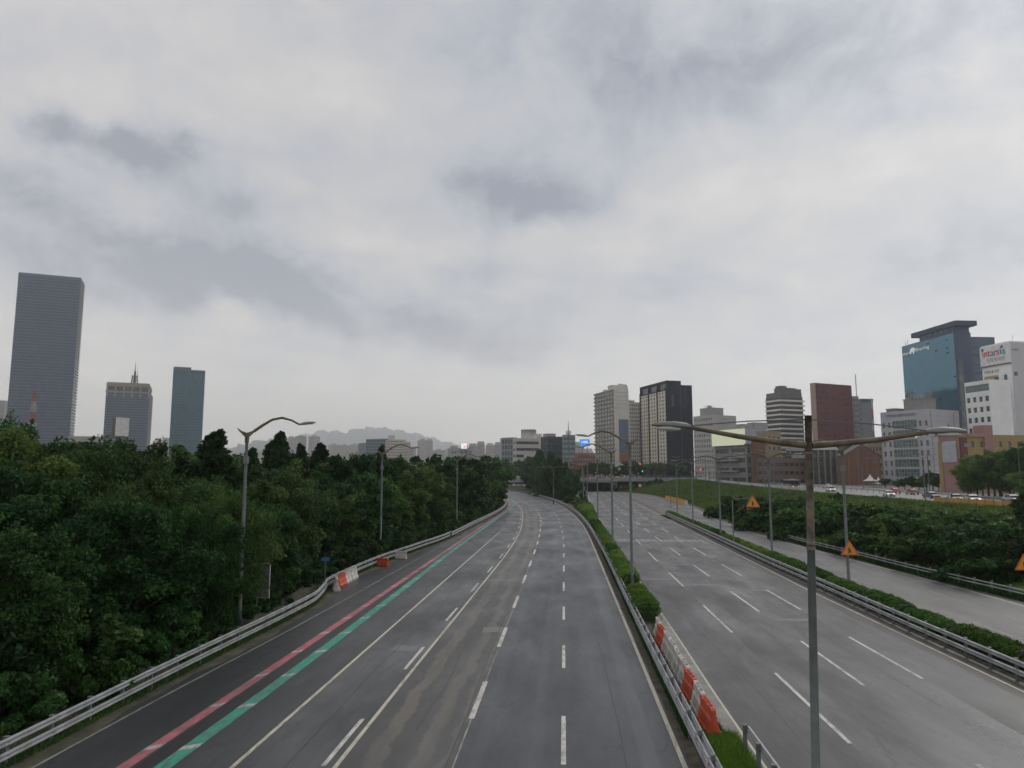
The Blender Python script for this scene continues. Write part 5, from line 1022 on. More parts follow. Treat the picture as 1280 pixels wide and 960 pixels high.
# shops between: screen building, brick blocks
B = Bld('commercial_building', 'low rounded commercial building with a long glowing screen along its roof edge', 'commercial building', 933, 893, 957, 556.5, 330, 28, 4.6)
B.face('L', 0, B.H, dict(t='grid', nf=4, nb=2, ww=.8, wh=.45, dep=.5, glass=gl_dark)); B.face('F', 0, B.H, dict(t='grid', nf=4, nb=4, ww=.8, wh=.6, dep=.4, glass=glassmat('shop_glass', (.06, .08, .09), (.13, .15, .15), .15, (2, 2, 3), lit=.02), indiv=True)); B.face('R', 0, B.H, {}); B.face('B', 0, B.H, {}); B.done(wallm('shop_grey', (.23, .22, .21)), parapet=.3)
scr2 = mat('led_screen', (.3, .3, .25), .4, emit=(.62, .66, .45), es=.6, var=.1); zt = B.z(893, 541, 360); 
b = MB(); b.box((-.6, B.wL*.52, (B.H+zt)/2+.2), (.5, B.wL*.50, (zt-B.H)/2)); b.obj('screen', scr2, B.o); b = MB(); b.box((B.wR*.25-.3, -.4, (B.H+zt)/2), (B.wR*.25, .4, (zt-B.H)/2-.3)); b.obj('screen_end', mat('billboard_lilac', (.33, .36, .44), .5), B.o)
b = MB(); b.box((B.wR/2, B.wL/2, B.H+.35), (B.wR/2+.8, B.wL/2+.8, .3)); b.obj('canopy', stripe_d, B.o)
b = MB(); b.box((-.8, B.wL*.6, B.H*.34), (.8, B.wL*.38, .3)); b.box((-.9, B.wL*.6, B.H*.62), (.9, B.wL*.38, .35)); b.obj('awning', mat('awning_blue_grey', (.24, .27, .32), .6), B.o, kind='stuff')
tanw = wallm('tan_wall', (.27, .225, .165))
simple('tan building behind the screen building with a dark stair tower', 945, 952, 976, 541, 360, 22, tanw, 5, 4, 5, 2, zb=4.5, ww=.35, wh=.35)
simple('brown pier shaped block between the screen building and the tan one', 944, 946, 952, 553, 322, 20, brick_r, 1, 1, 1, 1, zb=4.5, ww=.2)
simple('low dark brown building with wide windows behind the bus', 950, 953, 1012, 575, 318, 14, wallm('brown_grey', (.15, .11, .10)), 3, 9, 3, 1, zb=4.4, ww=.7, wh=.4)
simple('grey ribbed annex above the low dark brown building', 984, 988, 1013, 560, 345, 14, greyw, 4, 1, 4, 1, zb=4.4, ww=.95, wh=.45)
B = Bld('brick_building', 'brick building with green window bays and white arched caps along its roof', 'building', 1014, 1010, 1052, 561, 315, 14, 4.3)
B.face('F', 0, B.H, dict(t='grid', nf=4, nb=5, ww=.62, wh=.7, dep=.5, glass=glassmat('green_bay', (.05, .085, .10), (.14, .2, .21), .2, (1.2, 1.2, 1.6)), indiv=True)); B.face('L', 0, B.H, {}); B.face('R', 0, B.H, {}); B.face('B', 0, B.H, {}); B.done(brick_r, parapet=.4)
for k in range(5):
    x = B.wR*(.1+.2*k); b = MB(); w2 = 1.3; pts = [(x-w2, B.H-.4)]+[(x-w2*math.cos(a), B.H+.3+1.7*math.sin(a)) for a in [i*math.pi/8 for i in range(9)]]+[(x+w2, B.H-.4)]; n = len(pts)
    b.v = [(p_[0], -.4, p_[1]) for p_ in pts]+[(p_[0], .5, p_[1]) for p_ in pts]; b.f = [tuple(range(n)), tuple(range(2*n-1, n-1, -1))]+[(j, n+j, n+(j+1) % n, (j+1) % n) for j in range(n)]; b.m = [0]*(n+2); b.obj('arched_cap', white_w, B.o)
b = MB()
for k in range(6): b.box((B.wR*(.0+.2*k)+.02, -.3, B.H/2-.2), (.28, .28, B.H/2-.3))
b.obj('pilaster', mat('pale_green_trim', (.20, .26, .25), .7), B.o, kind='stuff')
B = Bld('brick_building', 'plain red brick building with a gabled end wall left of the grey office', 'building', 1054, 1051, 1100, 569, 300, 16, 4.1)
B.face('F', 0, B.H, {}); B.face('L', 0, B.H, {}); B.face('R', 0, B.H, {}); B.face('B', 0, B.H, {}); B.done(brick_r, parapet=0)
zt = B.z(1078, 555); b = MB(); W = B.wR
b.poly([(0, 0, B.H), (W, 0, B.H), (W*.5, 0, zt)]); b.poly([(W, B.wL, B.H), (0, B.wL, B.H), (W*.5, B.wL, zt)]); b.obj('gable', brick_r, B.o); b = MB(); b.quad((-.3, -.3, B.H-.1), (W*.5, -.3, zt+.1), (W*.5, B.wL, zt+.1), (-.3, B.wL, B.H-.1)); b.quad((W*.5, -.3, zt+.1), (W+.3, -.3, B.H-.1), (W+.3, B.wL, B.H-.1), (W*.5, B.wL, zt+.1)); b.obj('pitched_roof', stripe_d, B.o)
b = MB()
for k in range(4): b.box((W*(.12+.25*k), -.12, B.H*.48), (.16, .12, B.H*.46))
b.obj('pilaster', brick_o, B.o, kind='stuff')
# grey office with green glass centre
gw = wallm('office_panel_grey', (.42, .42, .45)); B = Bld('office_building', 'grey panelled office with a green glass centre and blue lettering along its top', 'office building', 1160.5, 1100, 1198, 512.5, 300, 32, 3.7)
W = B.wL; nf = 7; gg = glassmat('office_green_glass', (.07, .13, .13), (.17, .25, .24), .15, (1.3, 1.3, 1.2), lit=.012)
zt_ = B.z(1160, 548); zz0 = .8
panes = []; fl = (B.H-3.0-zz0)/nf
def Lf(a0, a1, nf_, nb_, ww_, wh_, z0, z1, g, indiv):
    pn = []; facade(B.bw, pn, (0, W-a0), (0, -1), a1-a0, z0, z1, nf_, nb_, ww_, wh_, 0, .35); B.windows(pn, g, indiv)
Lf(0, W*.24, nf, 2, .42, .55, 0, B.H-3, gl_mid, True); Lf(W*.76, W, nf, 2, .42, .55, 0, B.H-3, gl_mid, True)
Lf(W*.24, W*.76, nf, 1, .98, .82, 0, B.H-3, gg, True)
b = MB(); b.quad((0, W, B.H-3), (0, 0, B.H-3), (0, 0, B.H), (0, W, B.H)); B.bw.v and B.bw.quad((0, W, B.H-3), (0, 0, B.H-3), (0, 0, B.H), (0, W, B.H))
b = MB()
for j in range(9): b.box((.12, W*(.26+.06*j), (B.H-3)/2), (.08, .07, (B.H-3)/2-.2))
for i in range(nf*3): b.box((.15, W*.5, (B.H-3)*(i+.5)/(nf*3)), (.06, W*.25, .06))
b.obj('mullion', spec_frame, B.o, kind='stuff')
B.face('F', 0, B.H, dict(t='grid', nf=8, nb=4, ww=.16, wh=.5, dep=.2, skip=lambda i, j: not (i == 6 and j == 2))); B.face('R', 0, B.H, {}); B.face('B', 0, B.H, {}); B.done(gw, parapet=.5)
b = MB()
for k in range(1, 14): b.box((B.wR/2, -.004, B.H*k/14), (B.wR/2, .012, .035)); 
for k in (.06, .82): b.box((B.wR*k, -.03, B.H/2), (.14, .03, B.H/2-.2))
b.obj('panel_joint', stripe_d, B.o, kind='stuff')
fit_text('고령장애인재활복지정보센터', W*.62, 1.35, parent=B.o, loc=(-.12, W*.56, B.H-1.35), rot=(R(90), 0, R(-90)), m=mat('letter_blue', (.05, .09, .30), .5))
B.rbox(.42, .42, 4.2, 4.2, 5.2, wallm('rooftop_house', (.25, .25, .24))); B.rbox(.2, .8, 3, 2, 1.6, tanw)
for k, (fx, fy) in enumerate(((.25, .5), (.62, .35))):
    b = MB(); b.tube([(B.wR*fx, B.wL*fy, B.H+5.4), (B.wR*fx, B.wL*fy, B.H+8.4)], [.8, 1.5], 12); b.obj('cooling_tower', mat('cooling_unit', (.20, .21, .22), .7), B.o)
B.clutter(4, greyw, 12, H=B.H+5.4, x0=.3, x1=.55, y0=.3, y1=.5)
# big blue glass tower
bg = D.materials.new('mirror_teal_glass'); bg.use_nodes = True; t_ = bg.node_tree; P_ = t_.nodes['Principled BSDF']; P_.inputs['Metallic'].default_value = .55; P_.inputs['Roughness'].default_value = .06
c_ = N(t_, 'ShaderNodeTexCoord'); br = N(t_, 'ShaderNodeTexBrick', inp={'Scale': 1.0, 'Mortar Size': .05, 'Brick Width': 1.8, 'Row Height': 1.9, 'Color1': (.065, .185, .26, 1), 'Color2': (.08, .215, .29, 1), 'Mortar': (.035, .09, .135, 1)}); br.offset = 0
mp = N(t_, 'ShaderNodeMapping'); LK(t_, c_.outputs['Object'], mp.inputs[0]); mp.inputs['Rotation'].default_value = (R(90), 0, R(90)); sp = N(t_, 'ShaderNodeSeparateXYZ'); LK(t_, c_.outputs['Object'], sp.inputs[0]); cb = N(t_, 'ShaderNodeCombineXYZ'); LK(t_, sp.outputs[1], cb.inputs[0]); LK(t_, sp.outputs[2], cb.inputs[1]); LK(t_, cb.outputs[0], br.inputs['Vector'])
fl2 = N(t_, 'ShaderNodeVectorMath', operation='DIVIDE'); LK(t_, cb.outputs[0], fl2.inputs[0]); fl2.inputs[1].default_value = (2.4, .95, 1); fl3 = N(t_, 'ShaderNodeVectorMath', operation='FLOOR'); LK(t_, fl2.outputs[0], fl3.inputs[0]); wn = N(t_, 'ShaderNodeTexWhiteNoise'); LK(t_, fl3.outputs[0], wn.inputs['Vector'])
op = ramp(t_, wn.outputs['Value'], [(.980, 0.), (.982, 1.)]); LK(t_, mixc(t_, op, br.outputs['Color'], (.012, .02, .035)), P_.inputs['Base Color'])
nb_ = N(t_, 'ShaderNodeTexNoise', inp={'Scale': .35, 'Detail': 3}); LK(t_, c_.outputs['Object'], nb_.inputs['Vector']); bp = N(t_, 'ShaderNodeBump', inp={'Strength': .25, 'Distance': .25}); LK(t_, nb_.outputs['Fac'], bp.inputs['Height']); LK(t_, bp.outputs[0], P_.inputs['Normal'])
ngl = glassmat('navy_glass', (.015, .045, .10), (.025, .065, .13), .12, (2, 2, 3.6), spec=.6); nav2 = wallm('navy_wall', (.018, .045, .105), .05, .5)
B = Bld('glass_tower', 'big teal mirror glass office tower with a navy core and winged roof', 'office tower', 1191.5, 1126, 1213, 416, 430, 9, 3.7)
b = MB(); b.quad((0, B.wL, 0), (0, 0, 0), (0, 0, B.H), (0, B.wL, B.H)); b.obj('glass_front', bg, B.o)
b = MB(); b.quad((-.15, B.wL, B.H-5.5), (-.15, B.wL*.0, B.H-.0), (-.15, 0, B.H+.05), (-.15, B.wL, B.H+.05)) if False else None
B.face('F', 0, B.H, {}); B.face('R', 0, B.H, {}); B.face('B', 0, B.H, {}); B.done(nav2, parapet=.4)
zc = B.z(1200, 402); zc0 = B.z(1200, 408)
b = MB(); b.box((B.wR*.52, B.wL*.33, (B.H+zc0)/2), (B.wR*.48, B.wL*.31, (zc0-B.H)/2)); b.obj('core', nav2, B.o)
b = MB(); b.box((B.wR*.52, B.wL*.34, (zc+zc0)/2), (B.wR*.62, B.wL*.42, (zc-zc0)/2)); b.obj('winged_roof', wallm('roof_navy', (.03, .055, .105)), B.o)
b = MB()
for k in range(5): b.box((-.1+B.wR*.03, B.wL*(.12+.1*k), (B.H+zc0)/2+1), (.15, .8, 1.2))
b.obj('roof_window', gl_mid, B.o, kind='stuff')
x1 = B.wR; xw = (1246-1213)/924*445; zs = B.z(1246, 419); b = MB(); b.box((x1+xw/2+.05, 9, zs/2), (xw/2, 7, zs/2)); b.obj('side_wing', ngl, B.o)
b = MB()
for k in range(9): b.box((x1+xw/2+.3, 1.9, zs*(.45+.06*k)), (xw/2-.6, .12, .35))
b.obj('wing_band', nav2, B.o, kind='stuff')
b = MB(); b.box((B.wR*.28, -.06, B.H*.42), (1.6, .08, B.H*.40)); b.obj('window_strip', gl_dark, B.o)
lw = mat('letter_white', (.72, .72, .70), .5, emit=(.8, .8, .76), es=.25)
o = fit_text('Asia', B.wL*.18, 2.9, parent=B.o, loc=(-.4, B.wL*.86, B.H-4.3), rot=(R(90), 0, R(-90)), m=lw); o = fit_text('Holdings', B.wL*.30, 2.9, parent=B.o, loc=(-.4, B.wL*.45, B.H-4.2), rot=(R(90), 0, R(-90)), m=lw) if False else o
D.objects.remove(o)
fit_text('cloud', B.wL*.16, 2.6, parent=B.o, loc=(-.4, B.wL*.90, B.H-4.9), rot=(R(90), 0, R(-90)), m=lw); fit_text('Sharing', B.wL*.28, 3.0, parent=B.o, loc=(-.4, B.wL*.58, B.H-4.2), rot=(R(90), 0, R(-90)), m=lw)
b = MB(); pts = [(-2.4, -1.8), (-1.4, -1.9), (-1.3, -.6), (-.3, -.7), (.3, -2.3), (1.4, -2.2), (1.5, -.4), (2.2, -.8), (2.5, .6), (1.4, 1.7), (-.2, 1.9), (-1.9, 1.3), (-2.8, .1)]
b.poly([(-.45, B.wL*.765-x, B.H-4.0+z) for x, z in pts]); b.obj('emblem', lw, B.o)
for k, (a, h) in enumerate(((.95, 3), (.9, 4), (.35, 8))): b = MB(); b.tube([(1, B.wL*a, B.H), (1, B.wL*a, B.H+h)], .12, 5); b.obj('antenna', steel_dk, B.o)
# white sign building
ww_ = wallm('white_tile', (.80, .80, .79)); ww2 = wallm('light_grey_tile', (.50, .50, .52))
B = Bld('sign_building', 'white building with a big multicoloured sign across its top, at the right edge', 'building', 1262, 1225, 1300, 427.5, 310, 15, 3.7)
W = B.wL; B.face('L', 0, B.H, {}); B.face('F', 0, B.H, {}, 1); B.face('R', 0, B.H, {}, 1); B.face('B', 0, B.H, {}); B.done([ww_, ww2], parapet=.5, roof=ww_)
b = MB(); b.box((-.25, W/2, B.H-4.2), (.25, W/2+.1, 4.0)); b.obj('sign_board', mat('sign_board_white', (.70, .70, .69), .6), B.o); b = MB(); b.box((-.3, W/2, B.H-8.55), (.28, W/2+.1, .18)); b.obj('shadow_gap', stripe_d, B.o)
cols = [(.62, .15, .06), (.60, .05, .12), (.60, .05, .12), (.05, .33, .33), (.55, .06, .10), (.55, .10, .12), (.07, .10, .40), (.04, .35, .33)]
cx = .93; hts = 3.6
for ch, cc, adv in zip('intarsia', cols, (.07, .13, .09, .13, .08, .11, .07, .13)):
    cx -= adv*1.0/2; m_ = mat('letter_%d%d%d' % tuple(int(q*100) for q in cc), cc, .5, var=.02)
    o = text(ch, hts*1.15, B.o, (-.56, W*cx, B.H-3.1), (R(90), 0, R(-90)), m_, sx=.95, bold=.08); cx -= adv/2
for a in (.90, .235): b = MB(); b.tube([(-.62, W*a, B.H-1.35), (-.52, W*a, B.H-1.35)], .62, 16); b.obj('sign_dot', mat('dot_blue', (.06, .10, .26), .5), B.o)
fit_text('인타르시아', W*.62, 2.0, parent=B.o, loc=(-.56, W*.48, B.H-6.2), rot=(R(90), 0, R(-90)), m=mat('letter_outline', (.22, .24, .30), .5))
fit_text('기전만 물 전문', W*.52, 1.5, parent=B.o, loc=(-.06, W*.68, B.H-11), rot=(R(90), 0, R(-90)), m=mat('letter_dark', (.08, .08, .10), .5))
b = MB(); b.box((-.06, W*.70, B.H-13.8), (.05, W*.24, 1.2)); b.obj('banner', mat('banner_ochre', (.38, .28, .15), .6), B.o); b = MB(); b.box((-.1, W*.52, B.H-14.2), (.08, W*.07, .8)); b.obj('dark_window', gl_dark, B.o)
b = MB(); b.box((-.03, W*.22, B.H*.42), (.06, .75, B.H*.36)); b.obj('window_strip', gl_dark, B.o); b = MB(); b.box((B.wR*.12, -.05, B.H-13), (.8, .06, .8)); b.obj('dark_window', gl_dark, B.o)
fit_text('intarsia', B.wR*.2, 1.2, parent=B.o, loc=(B.wR*.16, -.06, B.H-3), rot=(R(90), 0, 0), m=mat('letter_dark', (.08, .08, .10), .5))
b = MB(); b.tube([(3, W*.1, B.H), (3, W*.1, B.H+3.5)], .06, 5); b.tube([(2.2, W*.1, B.H+2.6), (3.8, W*.1, B.H+2.6)], .05, 5); b.obj('antenna', steel, B.o)
b = MB()
for k in range(1, 20): b.box((-.004, W/2, B.H*k/24), (.012, W/2, .03))
b.obj('tile_joint', ww2, B.o, kind='stuff')
B = Bld('office_building', 'lower white wing with a green glazed top row, left of the sign building', 'office building', 1236, 1205, 1262, 475.5, 300, 15, 3.7)
W = B.wL; zt = B.z(1236, 490.5); nfl = 7
B.face('L', 0, zt, dict(t='grid', nf=9, nb=4, ww=.56, wh=.5, dep=.35, glass=gl_dark, indiv=True)); zq = B.H-1.9
pn = []; facade(B.bw, pn, (0, W), (0, -1), W, zt, B.H, 1, 1, .97, .58, 0, .3); B.windows(pn, glassmat('teal_ribbon', (.07, .12, .12), (.12, .19, .18), .15, (2, 2, 3)), True)
B.face('F', 0, B.H, {}); B.face('R', 0, B.H, {}); B.face('B', 0, B.H, {}); B.done(ww_, parapet=.4)
# yellow and pink building
yw = wallm('ochre_wall', (.32, .235, .10)); pk = wallm('pink_wall', (.33, .19, .175)); 
B = Bld('school_building', 'low ochre and pink building with a white mural panel on its end wall', 'building', 1197, 1172.5, 1290, 546, 215, 12, 3.6)
B.face('L', 0, B.H, {}, 1); B.face('F', 0, B.H, dict(t='grid', nf=4, nb=8, ww=.34, wh=.42, dep=.4, glass=gl_mid, indiv=True)); B.face('R', 0, B.H, {}); B.face('B', 0, B.H, {}); B.done([yw, pk], parapet=.6, roof=yw)
W = B.wL; b = MB(); b.box((-.1, W*.92, B.H*.46), (.15, W*.10, B.H*.46)); b.obj('corner_pier', yw, B.o)
b = MB(); pts = []; y0, y1, za, zb2 = W*.80, W*.08, B.H*.55, B.H*.93; rr = 1.2
pts = [(y0, za), (y1, za), (y1, zb2)]+[(y0-rr+rr*math.sin(a), zb2-rr+rr*math.cos(a)) for a in (0, .4, .8, 1.2, 1.57)]
b.poly([(-.28, y, z) for y, z in pts]); b.poly([(-.1, y, z) for y, z in pts[::-1]]); n = len(pts)
for j in range(n): (ya, z_a), (yb, z_b) = pts[j], pts[(j+1) % n]; b.quad((-.28, ya, z_a), (-.1, ya, z_a), (-.1, yb, z_b), (-.28, yb, z_b))
b.obj('mural_panel', mat('mural_white', (.40, .42, .47), .7, var=.08, scale=.8), B.o)
fit_text('교육센터회관', W*1.15, 1.1, parent=B.o, loc=(-.35, W*.62, B.H+.75), rot=(R(90), 0, R(-90)), m=mat('letter_maroon', (.22, .03, .05), .5))
b = MB(); b.box((B.wR*.10, -.3, B.H*.6), (.9, .3, .6)); b.box((B.wR*.10, -.3, B.H*.85), (.9, .3, .5)); b.box((B.wR*.10, -.3, B.H*.1), (1.3, .4, .7)); b.obj('balcony', conc, B.o, kind='stuff')
b = MB(); b.box((B.wR*.06, -.25, B.H/2), (1.0, .25, B.H/2-.1)); b.obj('maroon_bay', mat('bay_maroon', (.13, .05, .045), .7), B.o)
zt = B.z(1243, 531); b = MB(); b.box((B.wR*.40, 1.6, zt/2), (1.35, 2.0, zt/2)); b.obj('pink_tower', pk, B.o); b = MB(); b.box((B.wR*.24, 1, B.H+.5), (2.6, 1.5, .5)); b.obj('roof_structure', pk, B.o)
simple('tan block filling the gap behind the plain brick building', 1082, 1086, 1106, 556, 345, 14, tanw, 5, 5, 5, 2, zb=4.4)
# white tent canopy
p = G(1092, 609, 3.7); p = at_y(1092, 609, 270); o = empty('tent_canopy', (p.x, 270, zr(270)), 0, 'small white peaked tent canopy beside the plain brick building', 'canopy')
for k, (dx, hh) in enumerate(((-1.0, 4.2), (1.8, 3.2))):
    b = MB(); n = 12; b.v = [(dx, 0, hh+.6)]; 
    for rr_i, (r_, z_) in enumerate(((.35, hh-.3), (1.1, hh-1.3), (2.3, hh-1.9))):
        b.v += [(dx+r_*math.cos(2*math.pi*j/n)*(1+.12*(j % 3 == 0)), r_*math.sin(2*math.pi*j/n)*(1+.12*(j % 3 == 0)), z_) for j in range(n)]
    b.f = [(0, 1+j, 1+(j+1) % n) for j in range(n)]+[(1+r0*n+j, 1+(r0+1)*n+j, 1+(r0+1)*n+(j+1) % n, 1+r0*n+(j+1) % n) for r0 in range(2) for j in range(n)]; b.m = [0]*len(b.f); b.obj('canopy_sheet', white_w, o, True)
    b = MB(); b.tube([(dx, 0, 0), (dx, 0, hh+.4)], .07, 6); b.obj('pole', steel, o)
# LED billboard over the underpass
p = at_y(731, 553, 430); o = empty('roadside_billboard', (p.x, 430, 6.4), R(10), 'small bright blue lit billboard high on two posts above the underpass', 'billboard')
za, zb2 = at_y(731, 557.5, 430).z-6.4, at_y(731, 549, 430).z-6.4; hw = 2.9
b = MB(); b.box((0, 0, (za+zb2)/2), (hw, .3, (zb2-za)/2)); b.obj('panel', mat('billboard_blue', (.03, .15, .5), .4, emit=(.05, .28, .75), es=.7, var=.1), o)
fit_text('LABEL', 4.0, 2.0, parent=o, loc=(0, -.34, (za+zb2)/2+.3), rot=(R(90), 0, 0), m=mat('letter_glow', (.8, .8, .85), .4, emit=(.8, .85, .95), es=.9))
b = MB(); b.tube([(-1.5, .3, 0), (-1.5, .3, za)], .2, 8); b.tube([(1.5, .3, 0), (1.5, .3, za)], .2, 8); b.obj('post', steel_dk, o, kind='stuff')
# ------------------------------------------------------------------ underpass and bridges
o = empty('underpass', (0, 405, 0), 0, 'concrete road bridge over the right carriageway with a dark underpass mouth', 'bridge')
xl, xr = 12.3-.4, 25.6
b = MB(); b.box((25, 24, 6.0), (50, 24, .55)); b.obj('deck', conc_dk, o); b = MB(); b.box((24, -.25, 6.0), (49, .3, .72)); b.box((24, -.45, 7.0), (49, .12, .35)); b.obj('parapet', conc, o, kind='stuff')
b = MB(); b.box((xl-1.2, 24, 2.72), (1.2, 23.9, 2.72)); b.obj('abutment', conc_dk, o); b = MB(); b.box((xr+1.5, 24, 2.72), (1.5, 23.9, 2.72)); b.obj('abutment', conc_dk, o); b = MB(); b.box(((xl+xr)/2, .35, 5.0), ((xr-xl)/2, .3, .45)); b.obj('beam', conc, o)
b = MB(); b.box(((xl+xr)/2, 46, 2.7), ((xr-xl)/2, .4, 2.7)); b.obj('tunnel_shade_panel', mat('tunnel_shade_paint', (.012, .014, .026), .9), o)  # added panel across the road, its blue-black colour painting the underpass shade
b = MB()
for k in range(24): b.box((-24+k*4.2, -.45, 7.75), (.05, .05, .42))
b.box((24, -.45, 8.15), (49, .05, .05)); b.obj('railing', steel, o, kind='stuff')
o = empty('noise_barrier', (0, 0, 0), 0, 'green noise barrier panels beside the mouth of the underpass', 'barrier')
for k in range(7):
    y = 372+k*5; x = RL(y)-1.0; b = MB(); b.box((x, y+2.4, 2.6+.6*k/6), (.12, 2.3, 2.6+.6*k/6)); b.obj('panel', mat('noise_green', (.03, .16, .12), .5), o); b = MB(); b.box((x, y, 3.0), (.2, .15, 3.1)); b.obj('post', steel_dk, o)
p0 = at_y(651, 602, 432); o = empty('road_bridge', (-36, 432, 0), 0, 'small bridge with a pale girder crossing the left carriageway in the trees', 'bridge')
gz = at_y(645, 597, 432).z; b = MB(); b.box((0, 0, (gz+3.6)/2+.9), (26, .4, (gz-3.6)/2)); b.obj('girder', mat('pale_girder', (.36, .36, .37), .7), o); b = MB(); b.box((0, 6.4, gz-.1), (26, 6, .4)); b.obj('deck', conc_dk, o)
b = MB()
for k in range(8): b.box((-24+6.5*k, -.45, (gz+3.6)/2+.9), (.12, .1, (gz-3.6)/2-.2))
b.obj('stiffener', conc_dk, o, kind='stuff'); b = MB(); b.box((20, 6, 1.8), (6, 6, 1.8)); b.obj('abutment', conc_dk, o); b = MB(); b.box((-26, 6, 1.8), (6, 6, 1.8)); b.obj('abutment', conc_dk, o)
# ------------------------------------------------------------------ upper road furniture
o = empty('barrier_wall', (0, 0, 0), 0, 'long white concrete barrier wall along the edge of the upper road', 'wall')
b = MB(); b.sweep([(70.6, y, zr(y)) for y in range(225, 404, 4)], [(-.3, 0), (-.15, 1.15), (.15, 1.15), (.3, 0)]); b.obj('wall', mat('pale_wall_concrete', (.42, .42, .42), .8, var=.12, scale=.3), o)
b = MB()
for y in range(225, 404, 6): b.box((70.6, y, zr(y)+1.25), (.1, .1, .12))
b.obj('cap_light', steel_dk, o, kind='stuff')
o = empty('barrier_fence', (0, 0, 0), 0, 'orange plastic fence along the near edge of the upper road above the bushes', 'fence')
of = mat('fence_orange', (.50, .26, .06), .6, var=.15, scale=.6)
n = 14
for k in range(n):
    y0_ = 108+k*2.4; x_ = 67.3; b = MB(); b.box((x_, y0_+1.15, zr(y0_)+.55), (.05, 1.13, .52)); b.obj('panel', of, o); b = MB(); b.box((x_, y0_, zr(y0_)+.6), (.07, .05, .65)); b.obj('post', steel_dk, o)
o2 = empty('guardrail', (0, 0, 0), 0, 'low steel guardrail in the middle of the upper road', 'guardrail')
b = MB(); b.sweep([(84.9, y, zr(y)+.7) for y in range(60, 400, 4)], WB); b.obj('rail', steel, o2)
for y in range(60, 400, 4): q = D.objects.new('post', POST_ME); link(q, o2); q.location = (84.95, y, zr(y))
# street lamps of the upper road
def T_lamp(H=9.5):
    o = empty('street_lamp', (0, 0, 0), 0, 'x', 'street lamp'); b = MB(); b.tube([(0, 0, 0), (0, 0, H)], [.13, .08], 8); b.obj('pole', pole_m, o, True)
    b = MB(); b.tube([(-1.5, 0, H+.25), (0, 0, H-.1), (1.5, 0, H+.25)], .05, 6); b.obj('arm', steel, o, True)
    for s in (-1, 1): b = MB(); lamp_head(b, (s*1.4, 0, H+.25), (s, 0, .1), .8, .9); b.obj('lamp_head', lamp_m, o, True)
    return o
tl = T_lamp()
for i, (u, v, Y, l) in enumerate([(1153, 570, 150, 'thin lamp post rising from the edge of the orange fence'), (1159, 568, 185, 'lamp post on the far side of the upper road, left of the pink end wall'), (1240, 560, 190, 'lamp post in front of the trees between the ochre windows'), (1272, 558, 160, 'lamp post at the right edge against the trees'), (1076, 557, 250, 'lamp post before the plain red brick building'), (1090, 572, 260, 'short lamp post left of the white tent'),
                                  (1097, 578, 275, 'second short lamp post by the white tent'), (1023, 570, 300, 'lamp post in front of the green window bays'), (988, 573, 330, 'lamp post before the low dark brown building'), (996, 573, 350, 'lamp post just left of the nearest rusty lamp pole'), (955, 563, 240, 'lamp post in front of the tan building'), (922, 566, 265, 'lamp post in front of the screen building'), (900, 572, 300, 'lamp post before the concrete office'), (881, 570, 330, 'lamp post at the right foot of the hotel tower'),
                                  (845, 571, 370, 'lamp post before the navy hotel wall'), (831, 574, 400, 'lamp post at the corner of the hotel tower'), (818, 577, 420, 'farthest lamp post under the beige window grid'), (867, 574, 350, 'lamp post between hotel and concrete office')]):
    p = at_y(u, v, Y); X = p.x; base = zr(Y) if X > 69 else emb(Y, max(0, min(1, (X-PE(Y)-1.2)/(TOPX-PE(Y)-1.2))))[2]
    o = tl if i == 0 else dup(tl); o.location = (X, Y, base); o.scale = (1, 1, (p.z-base)/9.7); o['label'] = l; o['group'] = 'lamp posts of the upper road'
# traffic lights
rg = mat('signal_red', (.5, .05, .02), .4, emit=(1, .16, .05), es=.8, var=0); gn = mat('signal_green', (.05, .4, .3), .4, emit=(.1, .9, .6), es=1.5, var=0)
for u, v, Y, l, m_ in ((801, 580, 380, 'red traffic light glowing above the far junction, left one', rg), (877, 587, 300, 'red traffic light glowing in front of the concrete office', rg), (804, 589, 390, 'small green traffic light below the left red one', gn)):
    p = at_y(u, v, Y); o = empty('traffic_light', (p.x, Y, zr(Y)), 0, l, 'traffic light'); h = p.z-zr(Y)
    b = MB(); b.tube([(3, 0, 0), (3, 0, h+.3), (0, 0, h+.3)], .12, 8); b.obj('mast', pole_m, o); b = MB(); b.box((0, 0, h), (.8, .2, .28)); b.obj('housing', black, o)
    b = MB(); b.tube([(-.4, -.28, h), (-.4, -.2, h)], .26 if m_ is gn else .4, 12); b.obj('signal_lens', m_, o)
